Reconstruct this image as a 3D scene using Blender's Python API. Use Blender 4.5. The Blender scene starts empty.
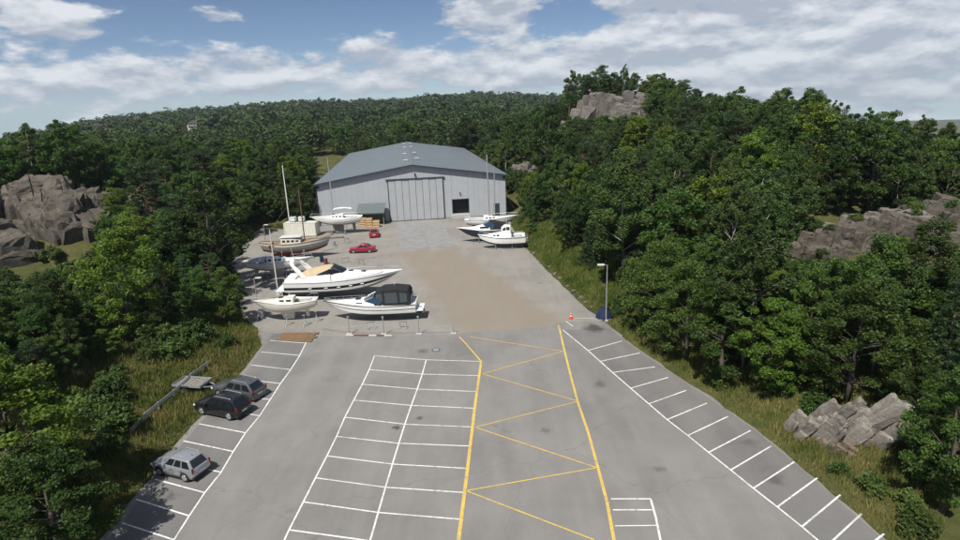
import bpy, bmesh, math, random
import numpy as np
from mathutils import Vector, Matrix

S = bpy.context.scene
COL = S.collection
R = math.radians
random.seed(7)

# ------------------------------------------------------------------ camera
FPX, HORIZ, ROLL, CAMH = 580.0, 106.0, R(2.2), 23.0
PITCH = math.atan((270 - HORIZ) / FPX)
cd = bpy.data.cameras.new('camera')
cam = bpy.data.objects.new('camera', cd); COL.objects.link(cam)
cd.sensor_fit = 'HORIZONTAL'; cd.sensor_width = 36.0; cd.lens = 36.0 * FPX / 960.0
cd.clip_start = 0.5; cd.clip_end = 9000
cam.matrix_world = (Matrix.Translation((0, 0, CAMH)) @ Matrix.Rotation(R(90) - PITCH, 4, 'X') @ Matrix.Rotation(-ROLL, 4, 'Z'))
S.camera = cam

# ------------------------------------------------------------------ light
SUN_EL, SUN_AZ = R(56), R(-152)      # azimuth measured from +Y towards +X
to_sun = Vector((math.sin(SUN_AZ) * math.cos(SUN_EL), math.cos(SUN_AZ) * math.cos(SUN_EL), math.sin(SUN_EL)))
sl = bpy.data.lights.new('sun', 'SUN'); sl.energy = 5.0; sl.angle = R(0.5); sl.color = (1.0, 0.955, 0.88)
so = bpy.data.objects.new('sun', sl); COL.objects.link(so)
so.rotation_euler = to_sun.to_track_quat('Z', 'Y').to_euler(); so.location = (-80, -40, 120)
S.view_settings.view_transform = 'Standard'; S.view_settings.look = 'None'
S.view_settings.exposure = 0.28; S.view_settings.gamma = 1.0
S.view_settings.use_curve_mapping = False
S.render.engine = 'CYCLES'
S.cycles.use_denoising = True
S.cycles.max_bounces = 6; S.cycles.diffuse_bounces = 3; S.cycles.glossy_bounces = 2
S.cycles.transmission_bounces = 3; S.cycles.transparent_max_bounces = 4; S.cycles.volume_bounces = 0

W = bpy.data.worlds.new('World'); S.world = W; W.use_nodes = True
def build_world():
    nt = W.node_tree; N = nt.nodes; L = nt.links; N.clear()
    def nd(t, **k):
        n = N.new(t)
        for a, b in k.items(): setattr(n, a, b)
        return n
    def mth(op, a, b=None, c=None, clamp=False):
        n = nd('ShaderNodeMath', operation=op, use_clamp=clamp)
        for i, v in enumerate((a, b, c)):
            if v is None: continue
            if isinstance(v, (int, float)): n.inputs[i].default_value = v
            else: L.new(v, n.inputs[i])
        return n.outputs[0]
    tc = nd('ShaderNodeTexCoord')
    sep = nd('ShaderNodeSeparateXYZ'); L.new(tc.outputs['Generated'], sep.inputs[0])
    x, y, z = sep.outputs
    zc = mth('MAXIMUM', z, 0.02)
    comb = nd('ShaderNodeCombineXYZ'); L.new(x, comb.inputs[0]); L.new(y, comb.inputs[1]); L.new(zc, comb.inputs[2])
    sky = nd('ShaderNodeTexSky', sky_type='NISHITA', sun_disc=False)
    sky.sun_elevation = SUN_EL; sky.sun_rotation = SUN_AZ
    sky.air_density = 0.8; sky.dust_density = 0.02; sky.ozone_density = 2.0; sky.altitude = 2200
    nrm = nd('ShaderNodeVectorMath', operation='NORMALIZE'); L.new(comb.outputs[0], nrm.inputs[0])
    L.new(nrm.outputs[0], sky.inputs[0])
    # cumulus seen from the side: noise on the view direction, heights stretched
    az = mth('ARCTAN2', x, y)
    zp = z
    def bump(a0, e0, wa, we, amp):
        da = mth('DIVIDE', mth('SUBTRACT', az, R(a0)), R(wa)); de = mth('DIVIDE', mth('SUBTRACT', z, math.sin(R(e0))), R(we))
        r2 = mth('ADD', mth('MULTIPLY', da, da), mth('MULTIPLY', de, de))
        return mth('MULTIPLY', mth('POWER', 2.718, mth('MULTIPLY', r2, -1.0)), amp)
    def dens(dz, det):
        zs = mth('MULTIPLY', mth('ADD', zp, dz), 2.7)
        cv = nd('ShaderNodeCombineXYZ'); L.new(x, cv.inputs[0]); L.new(y, cv.inputs[1]); L.new(zs, cv.inputs[2])
        mp = nd('ShaderNodeMapping'); mp.inputs['Location'].default_value = CLOUD_AT; L.new(cv.outputs[0], mp.inputs[0])
        n1 = nd('ShaderNodeTexNoise'); n1.inputs['Scale'].default_value = 7.5; n1.inputs['Detail'].default_value = det
        n1.inputs['Roughness'].default_value = 0.58; n1.inputs['Distortion'].default_value = 0.1
        L.new(mp.outputs[0], n1.inputs['Vector']); return n1.outputs['Fac']
    d0 = dens(0.0, 9); d1 = dens(0.016, 5)
    d = d0
    for b in BUMPS:
        d = mth('ADD', d, bump(*b))
    ramp = nd('ShaderNodeMapRange', interpolation_type='SMOOTHSTEP'); L.new(d, ramp.inputs[0])
    ramp.inputs[1].default_value = 0.48; ramp.inputs[2].default_value = 0.6
    sh = mth('ADD', mth('MULTIPLY', mth('SUBTRACT', d0, d1), 5.5), 0.4, clamp=True)  # sunlit tops and dimmer undersides of the clouds, painted into their colour
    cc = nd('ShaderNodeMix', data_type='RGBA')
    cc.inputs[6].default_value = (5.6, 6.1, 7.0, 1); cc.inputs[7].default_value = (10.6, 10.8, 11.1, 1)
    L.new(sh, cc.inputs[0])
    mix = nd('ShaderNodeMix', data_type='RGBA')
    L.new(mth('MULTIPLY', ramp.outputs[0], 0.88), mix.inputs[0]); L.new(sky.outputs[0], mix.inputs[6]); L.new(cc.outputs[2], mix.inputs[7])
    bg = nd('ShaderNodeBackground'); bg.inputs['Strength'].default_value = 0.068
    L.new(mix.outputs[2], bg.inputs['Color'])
    out = nd('ShaderNodeOutputWorld'); L.new(bg.outputs[0], out.inputs[0])
# where the cloud sheet is thicker or broken (azimuth, elevation, widths, amount)
CLOUD_AT = (2.3, 0.4, 1.1)
BUMPS = [(-19, 9.0, 15, 3.2, -0.24), (-6, 9.5, 6, 3, -0.14), (9, 8.5, 4, 3, -0.14), (32, 6, 20, 9, 0.17), (-12, 3.4, 40, 2.6, 0.14), (-37, 8.5, 8, 2.6, 0.2), (1, 8.2, 4.5, 1.6, 0.22), (-22, 8, 2.6, .8, .2), (12, 4, 10, 3, .08)]
build_world()

# ------------------------------------------------------------------ photo geometry: a pixel of the 960 x 540 picture to a point on the ground
def ray(px, py):
    x = (px - 480) / FPX; y = (py - 270) / FPX
    c, s = math.cos(ROLL), math.sin(ROLL)
    x, y = x * c - y * s, x * s + y * c
    cp, sp = math.cos(PITCH), math.sin(PITCH)
    return Vector((x, cp - y * sp, -sp - y * cp))
def G(px, py, z=0.0):
    r = ray(px, py); t = (z - CAMH) / r.z
    return Vector((r.x * t, r.y * t, z))
def P2(px, py, z=0.0):
    v = G(px, py, z); return (v.x, v.y)

# ------------------------------------------------------------------ numpy noise
def hash3(i, j, k, seed=0):
    n = (i * 374761393 + j * 668265263 + k * 2147483647 + seed * 1274126177) & 0xFFFFFFFF
    n = ((n ^ (n >> 13)) * 1274126177) & 0xFFFFFFFF
    n = (n ^ (n >> 16)) & 0xFFFFFFFF
    return n / 4294967295.0
def vnoise(p, seed=0):
    i = np.floor(p).astype(np.int64); f = p - i; f = f * f * (3 - 2 * f)
    o = 0
    for a in (0, 1):
        for b in (0, 1):
            for c in (0, 1):
                w = (f[..., 0] if a else 1 - f[..., 0]) * (f[..., 1] if b else 1 - f[..., 1]) * (f[..., 2] if c else 1 - f[..., 2])
                o = o + w * hash3(i[..., 0] + a, i[..., 1] + b, i[..., 2] + c, seed)
    return o * 2 - 1
def fbm(p, seed=0, oct=4, g=0.5):
    a, o = 1.0, 0
    for k in range(oct):
        o = o + a * vnoise(p * (2.03 ** k) + k * 17.3, seed + k); a *= g
    return o
def voro(p, seed=0, off=None, gr=None):
    i = np.floor(p).astype(np.int64)
    d1 = np.full(p.shape[:-1], 9.0); d2 = d1.copy(); cid = np.zeros(p.shape[:-1])
    for a in (-1, 0, 1):
        for b in (-1, 0, 1):
            for c in (-1, 0, 1):
                ci, cj, ck = i[..., 0] + a, i[..., 1] + b, i[..., 2] + c
                q = np.stack([ci + hash3(ci, cj, ck, seed), cj + hash3(ci, cj, ck, seed + 1), ck + hash3(ci, cj, ck, seed + 2)], -1)
                d = np.sqrt(((p - q) ** 2).sum(-1)); h = hash3(ci, cj, ck, seed + 3)
                m = d < d1
                if off is not None: off[m] = (p - q)[m]; gr[m] = (np.stack([hash3(ci, cj, ck, seed + 6), hash3(ci, cj, ck, seed + 7), hash3(ci, cj, ck, seed + 8)], -1)[m] - .5) * 2
                d2 = np.where(m, d1, np.minimum(d2, d)); cid = np.where(m, h, cid); d1 = np.where(m, d, d1)
    return d1, d2, cid

# ------------------------------------------------------------------ materials
def _nodes(name):
    m = bpy.data.materials.new(name); m.use_nodes = True
    nt = m.node_tree; b = nt.nodes['Principled BSDF']
    return m, nt, nt.nodes, nt.links, b
def mat(name, col, rough=0.6, metal=0.0, var=0.12, scale=3.0, bump=0.0, spec=0.4, bscale=None, coat=0.0, detail=5, col2=None):
    m, nt, N, L, b = _nodes(name)
    tc = N.new('ShaderNodeTexCoord'); n = N.new('ShaderNodeTexNoise')
    n.inputs['Scale'].default_value = scale; n.inputs['Detail'].default_value = detail; n.inputs['Roughness'].default_value = 0.6
    L.new(tc.outputs['Object'], n.inputs['Vector'])
    mr = N.new('ShaderNodeMapRange'); mr.inputs[1].default_value = 0.3; mr.inputs[2].default_value = 0.7
    L.new(n.outputs['Fac'], mr.inputs[0])
    mx = N.new('ShaderNodeMix'); mx.data_type = 'RGBA'
    c2 = col2 if col2 else tuple(min(1, c * (1 + var)) for c in col)
    c1 = col if col2 else tuple(c * (1 - var) for c in col)
    mx.inputs[6].default_value = (*c1, 1); mx.inputs[7].default_value = (*c2, 1)
    L.new(mr.outputs[0], mx.inputs[0]); L.new(mx.outputs[2], b.inputs['Base Color'])
    b.inputs['Roughness'].default_value = rough; b.inputs['Metallic'].default_value = metal
    b.inputs['Specular IOR Level'].default_value = spec; b.inputs['Coat Weight'].default_value = coat
    if bump:
        n2 = N.new('ShaderNodeTexNoise'); n2.inputs['Scale'].default_value = bscale or scale * 4; n2.inputs['Detail'].default_value = 6
        L.new(tc.outputs['Object'], n2.inputs['Vector'])
        bp = N.new('ShaderNodeBump'); bp.inputs['Strength'].default_value = bump; bp.inputs['Distance'].default_value = 0.05
        L.new(n2.outputs['Fac'], bp.inputs['Height']); L.new(bp.outputs[0], b.inputs['Normal'])
    return m
def leafmat(name, c1, c2, trans=0.3, rough=0.55, tone=0.3, ns=0.5):
    m, nt, N, L, b = _nodes(name)
    geo = N.new('ShaderNodeNewGeometry'); oi = N.new('ShaderNodeObjectInfo')
    tc = N.new('ShaderNodeTexCoord'); n = N.new('ShaderNodeTexNoise'); n.inputs['Scale'].default_value = ns
    L.new(tc.outputs['Object'], n.inputs['Vector'])
    a = N.new('ShaderNodeMath'); a.operation = 'MULTIPLY_ADD'; a.inputs[1].default_value = 0.5
    L.new(geo.outputs['Random Per Island'], a.inputs[0]); L.new(n.outputs['Fac'], a.inputs[2])
    s = N.new('ShaderNodeMath'); s.operation = 'SUBTRACT'; s.inputs[1].default_value = 0.25; s.use_clamp = True
    L.new(a.outputs[0], s.inputs[0])
    mx = N.new('ShaderNodeMix'); mx.data_type = 'RGBA'; mx.inputs[6].default_value = (*c1, 1); mx.inputs[7].default_value = (*c2, 1)
    L.new(s.outputs[0], mx.inputs[0])
    hs = N.new('ShaderNodeHueSaturation')
    v = N.new('ShaderNodeMapRange'); v.inputs[3].default_value = 1 - tone; v.inputs[4].default_value = 1 + tone
    L.new(oi.outputs['Random'], v.inputs[0]); L.new(v.outputs[0], hs.inputs['Value'])
    hv = N.new('ShaderNodeMath'); hv.operation = 'MULTIPLY_ADD'; hv.inputs[1].default_value = 7.31; hv.inputs[2].default_value = 0.0
    L.new(oi.outputs['Random'], hv.inputs[0]); fr = N.new('ShaderNodeMath'); fr.operation = 'FRACT'; L.new(hv.outputs[0], fr.inputs[0])
    hm = N.new('ShaderNodeMapRange'); hm.inputs[3].default_value = 0.483; hm.inputs[4].default_value = 0.515
    L.new(fr.outputs[0], hm.inputs[0]); L.new(hm.outputs[0], hs.inputs['Hue'])
    L.new(mx.outputs[2], hs.inputs['Color'])
    L.new(hs.outputs[0], b.inputs['Base Color']); b.inputs['Roughness'].default_value = rough; b.inputs['Specular IOR Level'].default_value = 0.25
    tr = N.new('ShaderNodeBsdfTranslucent'); L.new(hs.outputs[0], tr.inputs['Color'])
    ms = N.new('ShaderNodeMixShader'); ms.inputs[0].default_value = trans
    L.new(b.outputs[0], ms.inputs[1]); L.new(tr.outputs[0], ms.inputs[2])
    L.new(ms.outputs[0], N['Material Output'].inputs['Surface'])
    return m
def asphaltmat(name, col, dusty, spots=(), dirt=None, amount=0.35):
    """worn asphalt: fine grain, large tyre-worn blotches, oil spots, a patch of brown dust with its own outline"""
    m, nt, N, L, b = _nodes(name)
    tc = N.new('ShaderNodeTexCoord'); O = tc.outputs['Object']
    def noise(sc, det=6, rough=0.6, vec=None):
        n = N.new('ShaderNodeTexNoise'); n.inputs['Scale'].default_value = sc; n.inputs['Detail'].default_value = det
        n.inputs['Roughness'].default_value = rough; L.new(vec or O, n.inputs['Vector']); return n.outputs['Fac']
    def rng(v, a, c, d=0.0, e=1.0):
        n = N.new('ShaderNodeMapRange'); n.inputs[1].default_value = a; n.inputs[2].default_value = c; n.inputs[3].default_value = d; n.inputs[4].default_value = e
        L.new(v, n.inputs[0]); return n.outputs[0]
    def mix(f, a, c):
        n = N.new('ShaderNodeMix'); n.data_type = 'RGBA'
        for s, v in ((6, a), (7, c)):
            if isinstance(v, tuple): n.inputs[s].default_value = (*v, 1)
            else: L.new(v, n.inputs[s])
        if isinstance(f, float): n.inputs[0].default_value = f
        else: L.new(f, n.inputs[0])
        return n.outputs[2]
    mp = N.new('ShaderNodeMapping'); mp.inputs['Scale'].default_value = (1.0, 0.16, 1); L.new(O, mp.inputs[0])
    c = mix(rng(noise(0.16, 8, 0.65), 0.35, 0.68), tuple(v * 0.82 for v in col), tuple(v * 1.14 for v in col))
    c = mix(rng(noise(0.55, 5, 0.6, mp.outputs[0]), 0.42, 0.72, 0, 0.6), c, dusty)          # wheel tracks
    c = mix(rng(noise(0.9, 7, 0.7), 0.55, 0.8, 0, 0.25), c, tuple(v * 0.6 for v in col))
    c = mix(rng(noise(9.0, 4, 0.7), 0.3, 0.7, 0, 0.3), c, tuple(v * 0.72 for v in col))
    dn = N.new('ShaderNodeTexNoise'); dn.inputs['Scale'].default_value = .5; dn.inputs['Detail'].default_value = 6; L.new(O, dn.inputs['Vector'])
    dm = N.new('ShaderNodeVectorMath'); dm.operation = 'MULTIPLY_ADD'; dm.inputs[1].default_value = (3, 3, 0); L.new(dn.outputs['Color'], dm.inputs[0]); L.new(O, dm.inputs[2])
    vo = N.new('ShaderNodeTexVoronoi'); vo.feature = 'DISTANCE_TO_EDGE'; vo.voronoi_dimensions = '2D'; vo.inputs['Scale'].default_value = .085; L.new(dm.outputs[0], vo.inputs['Vector'])
    c = mix(rng(vo.outputs['Distance'], .0, .0045, .28, 0), c, tuple(v * .3 for v in col))
    c = mix(rng(noise(22.0, 3, .6), .62, .74, 0, .5), c, tuple(min(1, v * 1.7) for v in col))
    for (sx, sy, sr, k) in spots:
        vm = N.new('ShaderNodeVectorMath'); vm.operation = 'DISTANCE'; vm.inputs[1].default_value = (sx, sy, 0)
        ad = N.new('ShaderNodeVectorMath'); ad.operation = 'ADD'; L.new(O, ad.inputs[0])
        nz = N.new('ShaderNodeTexNoise'); nz.inputs['Scale'].default_value = 1.1 / sr; L.new(O, nz.inputs['Vector'])
        sc = N.new('ShaderNodeVectorMath'); sc.operation = 'SCALE'; sc.inputs['Scale'].default_value = sr * 1.6; L.new(nz.outputs['Color'], sc.inputs[0])
        sb = N.new('ShaderNodeVectorMath'); sb.operation = 'SUBTRACT'; sb.inputs[1].default_value = (sr * .8, sr * .8, sr * .8); L.new(sc.outputs[0], sb.inputs[0])
        L.new(sb.outputs[0], ad.inputs[1]); L.new(ad.outputs[0], vm.inputs[0])
        c = mix(rng(vm.outputs['Value'], sr * 0.3, sr, k, 0), c, (0.035, 0.033, 0.03))
    if dirt:
        (x0, y0), (x1, y1), w0, w1, dc = dirt         # a tapering strip of brown dust from point 0 to point 1
        sp = N.new('ShaderNodeSeparateXYZ')
        nz = N.new('ShaderNodeTexNoise'); nz.inputs['Scale'].default_value = 0.35; nz.inputs['Detail'].default_value = 7; nz.inputs['Roughness'].default_value = .65; L.new(O, nz.inputs['Vector'])
        sc = N.new('ShaderNodeVectorMath'); sc.operation = 'MULTIPLY_ADD'; sc.inputs[1].default_value = (7, 7, 0); L.new(nz.outputs['Color'], sc.inputs[0]); L.new(O, sc.inputs[2]); L.new(sc.outputs[0], sp.inputs[0])
        def M(op, a, c2):
            n = N.new('ShaderNodeMath'); n.operation = op
            for i, v in enumerate((a, c2)):
                if isinstance(v, (int, float)): n.inputs[i].default_value = v
                else: L.new(v, n.inputs[i])
            return n.outputs[0]
        X = M('SUBTRACT', sp.outputs[0], 3.5); Y = M('SUBTRACT', sp.outputs[1], 3.5)
        t = rng(Y, y0, y1); cx = rng(Y, y0, y1, x0, x1); ww = rng(Y, y0, y1, w0, w1)
        q = M('DIVIDE', M('ABSOLUTE', M('SUBTRACT', X, cx), 0), ww)
        f = M('MULTIPLY', rng(q, 0.7, 1.1, 1, 0), M('MULTIPLY', rng(Y, y0 - 1.2, y0 + 0.8), rng(Y, y1 + 1.5, y1 - 2, 0, 1)))
        f = M('MULTIPLY', f, rng(noise(0.5, 7, .7, mp.outputs[0]), 0.25, 0.65, 0.45, 1.0))
        c = mix(f, c, dc)
    L.new(c, b.inputs['Base Color']); b.inputs['Roughness'].default_value = 0.88; b.inputs['Specular IOR Level'].default_value = 0.25
    bp = N.new('ShaderNodeBump'); bp.inputs['Strength'].default_value = amount; bp.inputs['Distance'].default_value = 0.03
    L.new(noise(14.0, 6, .7), bp.inputs['Height']); L.new(bp.outputs[0], b.inputs['Normal'])
    return m
def rockmat(name, c1, c2, lichen, streak=(0.05, 0.048, 0.045)):
    m, nt, N, L, b = _nodes(name)
    tc = N.new('ShaderNodeNewGeometry'); O = tc.outputs['Position']
    def noise(sc, det=7, rough=.65, vec=None):
        n = N.new('ShaderNodeTexNoise'); n.inputs['Scale'].default_value = sc; n.inputs['Detail'].default_value = det; n.inputs['Roughness'].default_value = rough
        L.new(vec or O, n.inputs['Vector']); return n.outputs['Fac']
    def mix(f, a, c, lo, hi, k=1.0):
        r = N.new('ShaderNodeMapRange'); r.inputs[1].default_value = lo; r.inputs[2].default_value = hi; r.inputs[4].default_value = k; L.new(f, r.inputs[0])
        n = N.new('ShaderNodeMix'); n.data_type = 'RGBA'; L.new(r.outputs[0], n.inputs[0])
        for s, v in ((6, a), (7, c)):
            if isinstance(v, tuple): n.inputs[s].default_value = (*v, 1)
            else: L.new(v, n.inputs[s])
        return n.outputs[2]
    mp = N.new('ShaderNodeMapping'); mp.inputs['Scale'].default_value = (1, 1, 0.22); L.new(O, mp.inputs[0])
    c = mix(noise(0.35), c1, c2, .35, .65)
    c = mix(noise(1.1, 7, .7, mp.outputs[0]), c, streak, .52, .74, .75)
    c = mix(noise(2.6), c, tuple(min(1, v * 1.35) for v in c2), .55, .75, .7)
    c = mix(noise(0.8, 8, .7), c, lichen, .57, .7, .7)
    L.new(c, b.inputs['Base Color']); b.inputs['Roughness'].default_value = .9; b.inputs['Specular IOR Level'].default_value = .25
    bp = N.new('ShaderNodeBump'); bp.inputs['Strength'].default_value = .8; bp.inputs['Distance'].default_value = .15
    L.new(noise(3.0, 9, .75), bp.inputs['Height']); L.new(bp.outputs[0], b.inputs['Normal'])
    return m
def glassmat(name, col, rough=0.06):
    m, nt, N, L, b = _nodes(name)
    b.inputs['Base Color'].default_value = (*col, 1); b.inputs['Roughness'].default_value = rough; b.inputs['Specular IOR Level'].default_value = 0.6
    n = N.new('ShaderNodeTexNoise'); n.inputs['Scale'].default_value = 1.5
    r = N.new('ShaderNodeMapRange'); r.inputs[3].default_value = rough * .7; r.inputs[4].default_value = rough * 1.6
    L.new(n.outputs['Fac'], r.inputs[0]); L.new(r.outputs[0], b.inputs['Roughness'])
    return m

# ------------------------------------------------------------------ mesh builders
class MB:
    def __init__(s): s.v = []; s.f = []
    def quad(s, a, b, c, d):
        n = len(s.v); s.v += [tuple(a), tuple(b), tuple(c), tuple(d)]; s.f.append((n, n + 1, n + 2, n + 3)); return s
    def box(s, c, d, M=None):
        x, y, z = d[0] / 2, d[1] / 2, d[2] / 2; n = len(s.v)
        for (i, j, k) in ((-1, -1, -1), (1, -1, -1), (1, 1, -1), (-1, 1, -1), (-1, -1, 1), (1, -1, 1), (1, 1, 1), (-1, 1, 1)):
            p = Vector((i * x, j * y, k * z))
            if M is not None: p = M @ p
            s.v.append((p.x + c[0], p.y + c[1], p.z + c[2]))
        s.f += [tuple(n + i for i in q) for q in ((0, 3, 2, 1), (4, 5, 6, 7), (0, 1, 5, 4), (1, 2, 6, 5), (2, 3, 7, 6), (3, 0, 4, 7))]
        return s
    def bar(s, a, b, w, h=None):
        a, b = Vector(a), Vector(b); d = b - a
        if d.length < 1e-6: return s
        M = d.to_track_quat('Z', 'Y').to_matrix()
        return s.box((a + b) / 2, (w, h or w, d.length), M)
    def tube(s, pts, rad, n=6, cap=True):
        pts = [Vector(p) for p in pts]
        if not hasattr(rad, '__len__'): rad = [rad] * len(pts)
        base = len(s.v)
        for i, p in enumerate(pts):
            d = (pts[min(i + 1, len(pts) - 1)] - pts[max(i - 1, 0)])
            q = d.to_track_quat('Z', 'Y')
            for k in range(n):
                a = 2 * math.pi * k / n
                o = q @ Vector((math.cos(a) * rad[i], math.sin(a) * rad[i], 0)); s.v.append(tuple(p + o))
        for i in range(len(pts) - 1):
            for k in range(n):
                a = base + i * n + k; b = base + i * n + (k + 1) % n
                s.f.append((a, b, b + n, a + n))
        if cap:
            s.f.append(tuple(base + k for k in range(n))[::-1]); s.f.append(tuple(base + (len(pts) - 1) * n + k for k in range(n)))
        return s
    def loft(s, rings, closed=True, capa=True, capb=True):
        base = len(s.v); n = len(rings[0])
        for r in rings: s.v += [tuple(p) for p in r]
        for i in range(len(rings) - 1):
            for k in range(n if closed else n - 1):
                a = base + i * n + k; b = base + i * n + (k + 1) % n
                s.f.append((a, b, b + n, a + n))
        if capa: s.f.append(tuple(base + k for k in range(n))[::-1])
        if capb: s.f.append(tuple(base + (len(rings) - 1) * n + k for k in range(n)))
        return s
    def prism(s, poly, z0, z1):
        return s.loft([[(x, y, z0) for x, y in poly], [(x, y, z1) for x, y in poly]])
    def build(s, name, m, parent=None, smooth=False, bevel=0.0, seg=2, recalc=True):
        me = bpy.data.meshes.new(name); me.from_pydata(s.v, [], s.f)
        if recalc or bevel:
            bm = bmesh.new(); bm.from_mesh(me)
            bmesh.ops.remove_doubles(bm, verts=bm.verts, dist=1e-5)
            if bevel:
                bmesh.ops.bevel(bm, geom=[e for e in bm.edges if len(e.link_faces) == 2 and e.calc_face_angle(0) > 0.5], offset=bevel, segments=seg, affect='EDGES', profile=0.6)
            bmesh.ops.recalc_face_normals(bm, faces=bm.faces); bm.to_mesh(me); bm.free()
        if smooth:
            me.polygons.foreach_set('use_smooth', [True] * len(me.polygons))
            try: me.set_sharp_from_angle(angle=R(38))
            except Exception: pass
        me.materials.append(m)
        o = bpy.data.objects.new(name, me); COL.objects.link(o)
        if parent is not None: o.parent = parent
        return o
def npmesh(name, V, Fq, m, parent=None, smooth=False, link=True):
    """quads from numpy arrays"""
    me = bpy.data.meshes.new(name); nv, nf = len(V), len(Fq); k = Fq.shape[1]
    me.vertices.add(nv); me.vertices.foreach_set('co', np.asarray(V, dtype=np.float32).ravel())
    me.loops.add(nf * k); me.loops.foreach_set('vertex_index', np.asarray(Fq, dtype=np.int32).ravel())
    me.polygons.add(nf); me.polygons.foreach_set('loop_start', np.arange(0, nf * k, k, dtype=np.int32))
    if smooth: me.polygons.foreach_set('use_smooth', np.ones(nf, dtype=bool))
    me.update(calc_edges=True); me.materials.append(m)
    if not link: return me
    o = bpy.data.objects.new(name, me); COL.objects.link(o)
    if parent is not None: o.parent = parent
    return o
def empty(name, loc, rz=0.0):
    o = bpy.data.objects.new(name, None); COL.objects.link(o); o.empty_display_size = .3
    o.location = loc; o.rotation_euler = (0, 0, rz); return o
def tag(o, label=None, cat=None, group=None, kind=None):
    if label: o['label'] = label
    if cat: o['category'] = cat
    if group: o['group'] = group
    if kind: o['kind'] = kind
    return o
def copy_tree(o, parent=None):
    c = o.copy(); COL.objects.link(c)
    if parent is not None: c.parent = parent
    for ch in o.children: copy_tree(ch, c)
    return c

# ------------------------------------------------------------------ ground plan
HX0, HX1, HY0, HY1 = -33.2, 6.3, 122.6, 210.0            # the hall
HALL_ROT = R(7)
lot_px_left = [(88, 552), (104, 535), (140, 490), (165, 458), (200, 418), (238, 378), (262, 345)]
yard_px_left = [(258, 328), (243, 316), (236, 290), (232, 262), (240, 240), (262, 228)]
right_px = [(509, 219), (514, 231), (523, 245), (548, 272), (585, 307), (612, 328), (640, 350), (700, 390), (755, 428), (820, 482), (890, 543)]
lot_poly = [(-25.0, 8.0), (-23.6, 20.0)] + [P2(*p) for p in lot_px_left] + [P2(*p) for p in yard_px_left] + [(-36.5, 116.0), (-35.5, 119.6), (8.0, 124.6)] + [P2(*p) for p in right_px] + [(22.5, 12.0), (22.5, 8.0)]
def hall_pt(x, y):
    cx = (HX0 + HX1) / 2; c, s_ = math.cos(HALL_ROT), math.sin(HALL_ROT); return (cx + (x - cx) * c - (y - HY0) * s_, HY0 + (x - cx) * s_ + (y - HY0) * c)
hall_poly = [hall_pt(HX0 - 1.5, HY0 - 3), hall_pt(HX0 - 1.5, HY1 + 2), hall_pt(HX1 + 1.2, HY1 + 2), hall_pt(HX1 + 1.2, HY0 - 2)]
def poly_sdist(X, Y, poly):
    """signed distance, negative inside"""
    d = np.full(X.shape, 1e9); ins = np.zeros(X.shape, bool); n = len(poly)
    for i in range(n):
        x0, y0 = poly[i]; x1, y1 = poly[(i + 1) % n]; dx, dy = x1 - x0, y1 - y0
        t = np.clip(((X - x0) * dx + (Y - y0) * dy) / (dx * dx + dy * dy + 1e-12), 0, 1)
        d = np.minimum(d, np.hypot(X - x0 - t * dx, Y - y0 - t * dy))
        c = ((y0 > Y) != (y1 > Y)) & (X < (x1 - x0) * (Y - y0) / (y1 - y0 + 1e-12) + x0)
        ins ^= c
    return np.where(ins, -d, d)
def sdist(X, Y):
    return np.minimum(poly_sdist(X, Y, lot_poly), poly_sdist(X, Y, hall_poly))
CTRL = np.array([
 # right bank and hill
 (24, 24, .8), (27, 30, 2.2), (30, 40, 3.2), (24, 46, 2.2), (22, 62, 2.6), (28, 56, 5), (33, 50, 5), (41, 58, 9), (55, 62, 10), (60, 50, 7.5), (45, 35, 4), (60, 28, 4), (70, 75, 4), (85, 60, 0), (105, 90, -5), (125, 60, -3),
 (20, 80, 3.2), (30, 80, 8), (45, 85, 11), (20, 100, 5), (35, 110, 12), (55, 110, 13), (75, 108, 7), (95, 125, 0), (135, 130, -8),
 (15, 120, 2.5), (22, 132, 7), (12, 150, 5), (25, 158, 14), (35, 172, 20.5), (46, 178, 20), (62, 160, 14), (92, 165, 3), (140, 180, -6),
 (2, 178, 2), (12, 176, 8), (-5, 205, 3), (12, 205, 8), (32, 220, 13), (70, 220, 9), (130, 240, 0),
 # left
 (-35, 60, 1.6), (-45, 60, 2.6), (-40, 80, 1.6), (-50, 75, 3), (-60, 86, 7), (-66, 66, 4), (-70, 96, 12), (-85, 88, 11), (-60, 104, 7), (-80, 115, 9), (-46, 100, 2), (-42, 130, 1.5), (-60, 140, 4), (-90, 140, 8), (-30, 45, 1.2), (-40, 45, 2.5), (-45, 30, 4), (-60, 40, 4), (-32, 28, .8), (-35, 12, 1), (-60, 8, 4), (-90, 60, 10), (-125, 100, 7), (-125, 160, 4),
 (-38, 185, 1.5), (-15, 190, 1.5), (-60, 205, 3), (-110, 230, 4), (0, 255, 5), (45, 270, 8), (-45, 265, 4), (-120, 300, 3)])
EL_AZ = np.radians([-60, -44, -39.6, -36.6, -33, -29, -22.5, -17, -8, -5, 0, 5, 12, 25, 60])
EL_V = np.radians([-2.2, -2.0, -1.6, -.9, -.15, .3, .62, .95, .75, .95, 1.15, .8, .3, -4.2, -6.5])
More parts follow.
